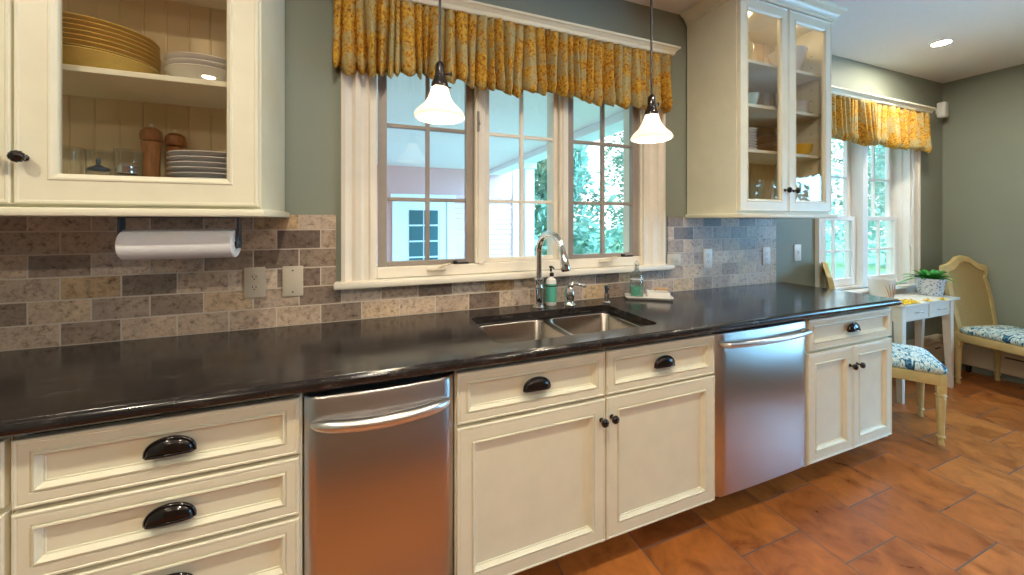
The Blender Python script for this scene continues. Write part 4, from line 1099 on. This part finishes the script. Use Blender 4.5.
def tree(x, y, h, r, mat, label, seed, n=5200, base=-.4):
    rnd = random.Random(seed)
    t = thing('tree', label, 'tree', (x, y, base), 'trees outside the windows')
    k = MB(); k.tube([(x, y, base-.05), (x+.1, y, base+h*.3), (x-.05, y+.1, base+h*.6), (x, y, base+h*.92)], [r*.07, r*.05, r*.035, r*.01], 8); 
    for i in range(7):
        a = rnd.uniform(0, 2*PI); z = base+h*rnd.uniform(.3, .7); k.tube([(x, y, z), (x+.5*r*math.cos(a), y+.5*r*math.sin(a), z+.25*r)], [r*.03, r*.008], 6)
    k.build('trunk', M['bark'], t, smooth=True)
    verts, faces = [], []
    blobs = []
    for q in range(34):
        bz = h*(.03 + .92*q/33); e_ = r*(1.05 - .75*(bz/h)**1.3)
        a = rnd.uniform(0, 2*PI); rr_ = e_*rnd.uniform(.15, .72)
        blobs.append((rr_*math.cos(a), rr_*math.sin(a), bz, e_*rnd.uniform(.34, .52)))
    for i in range(n):
        bx, by, bz, bR = rnd.choice(blobs)
        v = Vector((rnd.gauss(0, 1), rnd.gauss(0, 1), rnd.gauss(0, .8))).normalized()*bR*rnd.uniform(.55, 1.05)
        p = Vector((x+bx, y+by, base+bz)) + v; p.z = max(p.z, base+.05)
        s = rnd.uniform(.08, .17)*(.6+r*.2)
        a = Vector((rnd.gauss(0, 1), rnd.gauss(0, 1), rnd.gauss(0, 1))).normalized(); b_ = a.orthogonal().normalized()
        j = len(verts); verts += [p-a*s, p+b_*s*.5, p+a*s, p-b_*s*.5]; faces.append((j, j+1, j+2, j+3))
    me = bpy.data.meshes.new('crown'); me.from_pydata([tuple(v-Vector((x, y, base))) for v in verts], [], faces); me.materials.append(mat)
    o = bpy.data.objects.new('crown', me); COL.objects.link(o); o.parent = t
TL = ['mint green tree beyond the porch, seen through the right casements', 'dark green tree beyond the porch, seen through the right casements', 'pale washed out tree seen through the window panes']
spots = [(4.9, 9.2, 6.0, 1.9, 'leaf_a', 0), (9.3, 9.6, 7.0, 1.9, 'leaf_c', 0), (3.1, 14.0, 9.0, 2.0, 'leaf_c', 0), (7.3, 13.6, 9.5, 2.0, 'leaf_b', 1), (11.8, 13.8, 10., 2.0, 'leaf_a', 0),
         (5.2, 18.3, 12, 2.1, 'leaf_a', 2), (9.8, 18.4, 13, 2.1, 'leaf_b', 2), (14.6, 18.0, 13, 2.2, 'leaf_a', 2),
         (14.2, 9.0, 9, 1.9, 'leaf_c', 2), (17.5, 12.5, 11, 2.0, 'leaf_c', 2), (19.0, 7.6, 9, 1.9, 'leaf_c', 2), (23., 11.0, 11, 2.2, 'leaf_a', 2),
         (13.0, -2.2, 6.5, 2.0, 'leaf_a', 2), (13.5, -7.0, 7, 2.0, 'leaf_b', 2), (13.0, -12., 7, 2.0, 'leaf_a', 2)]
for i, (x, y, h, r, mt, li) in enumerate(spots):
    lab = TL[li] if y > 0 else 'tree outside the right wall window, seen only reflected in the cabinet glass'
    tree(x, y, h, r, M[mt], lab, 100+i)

# ------------------------------------------------------------------ world, portals
wd = bpy.data.worlds.new('World'); S.world = wd; wd.use_nodes = True
nt = wd.node_tree; bg = nt.nodes['Background']
tc = N(nt, 'ShaderNodeTexCoord'); sp = N(nt, 'ShaderNodeSeparateXYZ'); nt.links.new(tc.outputs['Generated'], sp.inputs[0])
# overcast white towards the garden, brighter and bluer low over the dining side
dt = N(nt, 'ShaderNodeVectorMath', operation='DOT_PRODUCT'); cdir = Vector((.86, -.48, .17)).normalized(); dt.inputs[1].default_value = cdir
nt.links.new(tc.outputs['Generated'], dt.inputs[0])
r = ramp(nt, [(.50, (.94, .97, 1.0)), (.80, (.27, .62, 1.0))]); nt.links.new(dt.outputs['Value'], r.inputs['Fac'])
st = N(nt, 'ShaderNodeMapRange', interpolation_type='SMOOTHSTEP'); st.inputs['From Min'].default_value = .5; st.inputs['From Max'].default_value = .95; st.inputs['To Min'].default_value = 2.3; st.inputs['To Max'].default_value = 25.; nt.links.new(dt.outputs['Value'], st.inputs['Value'])
nt.links.new(r.outputs[0], bg.inputs['Color']); nt.links.new(st.outputs[0], bg.inputs['Strength'])
def portal(loc, rot, sx, sy):
    l = bpy.data.lights.new('daylight_portal', 'AREA'); l.shape = 'RECTANGLE'; l.size = sx; l.size_y = sy
    try: l.cycles.is_portal = True
    except Exception: pass
    o = bpy.data.objects.new('daylight_portal', l); COL.objects.link(o); o.location = loc; o.rotation_euler = rot
portal((XR+.14, -.60, 1.34), (0, math.radians(90), 0), 1.28, 2.30)
portal((3.85, WY+.155, 1.45), (math.radians(-90), 0, 0), 1.24, 1.30)
portal((.75, WY+.155, 1.65), (math.radians(-90), 0, 0), 1.50, 1.10)

# ------------------------------------------------------------------ camera
cam = bpy.data.cameras.new('camera'); co = bpy.data.objects.new('camera', cam); COL.objects.link(co)
co.location = (0, 0, 1.3545); co.rotation_euler = (math.radians(90), 0, -.362)
cam.sensor_fit = 'HORIZONTAL'; cam.sensor_width = 36.; cam.lens = 36.*362/1024
cam.shift_y = -(287.5-221)/1024; cam.clip_start = .02; cam.clip_end = 300
S.camera = co

S.view_settings.view_transform = 'Standard'; S.view_settings.look = 'None'; S.view_settings.gamma = 1.
S.view_settings.use_curve_mapping = False; S.view_settings.exposure = 0.25
S.cycles.use_denoising = True
S.cycles.max_bounces = 10; S.cycles.diffuse_bounces = 5; S.cycles.glossy_bounces = 5; S.cycles.transparent_max_bounces = 16
S.cycles.sample_clamp_indirect = 6.
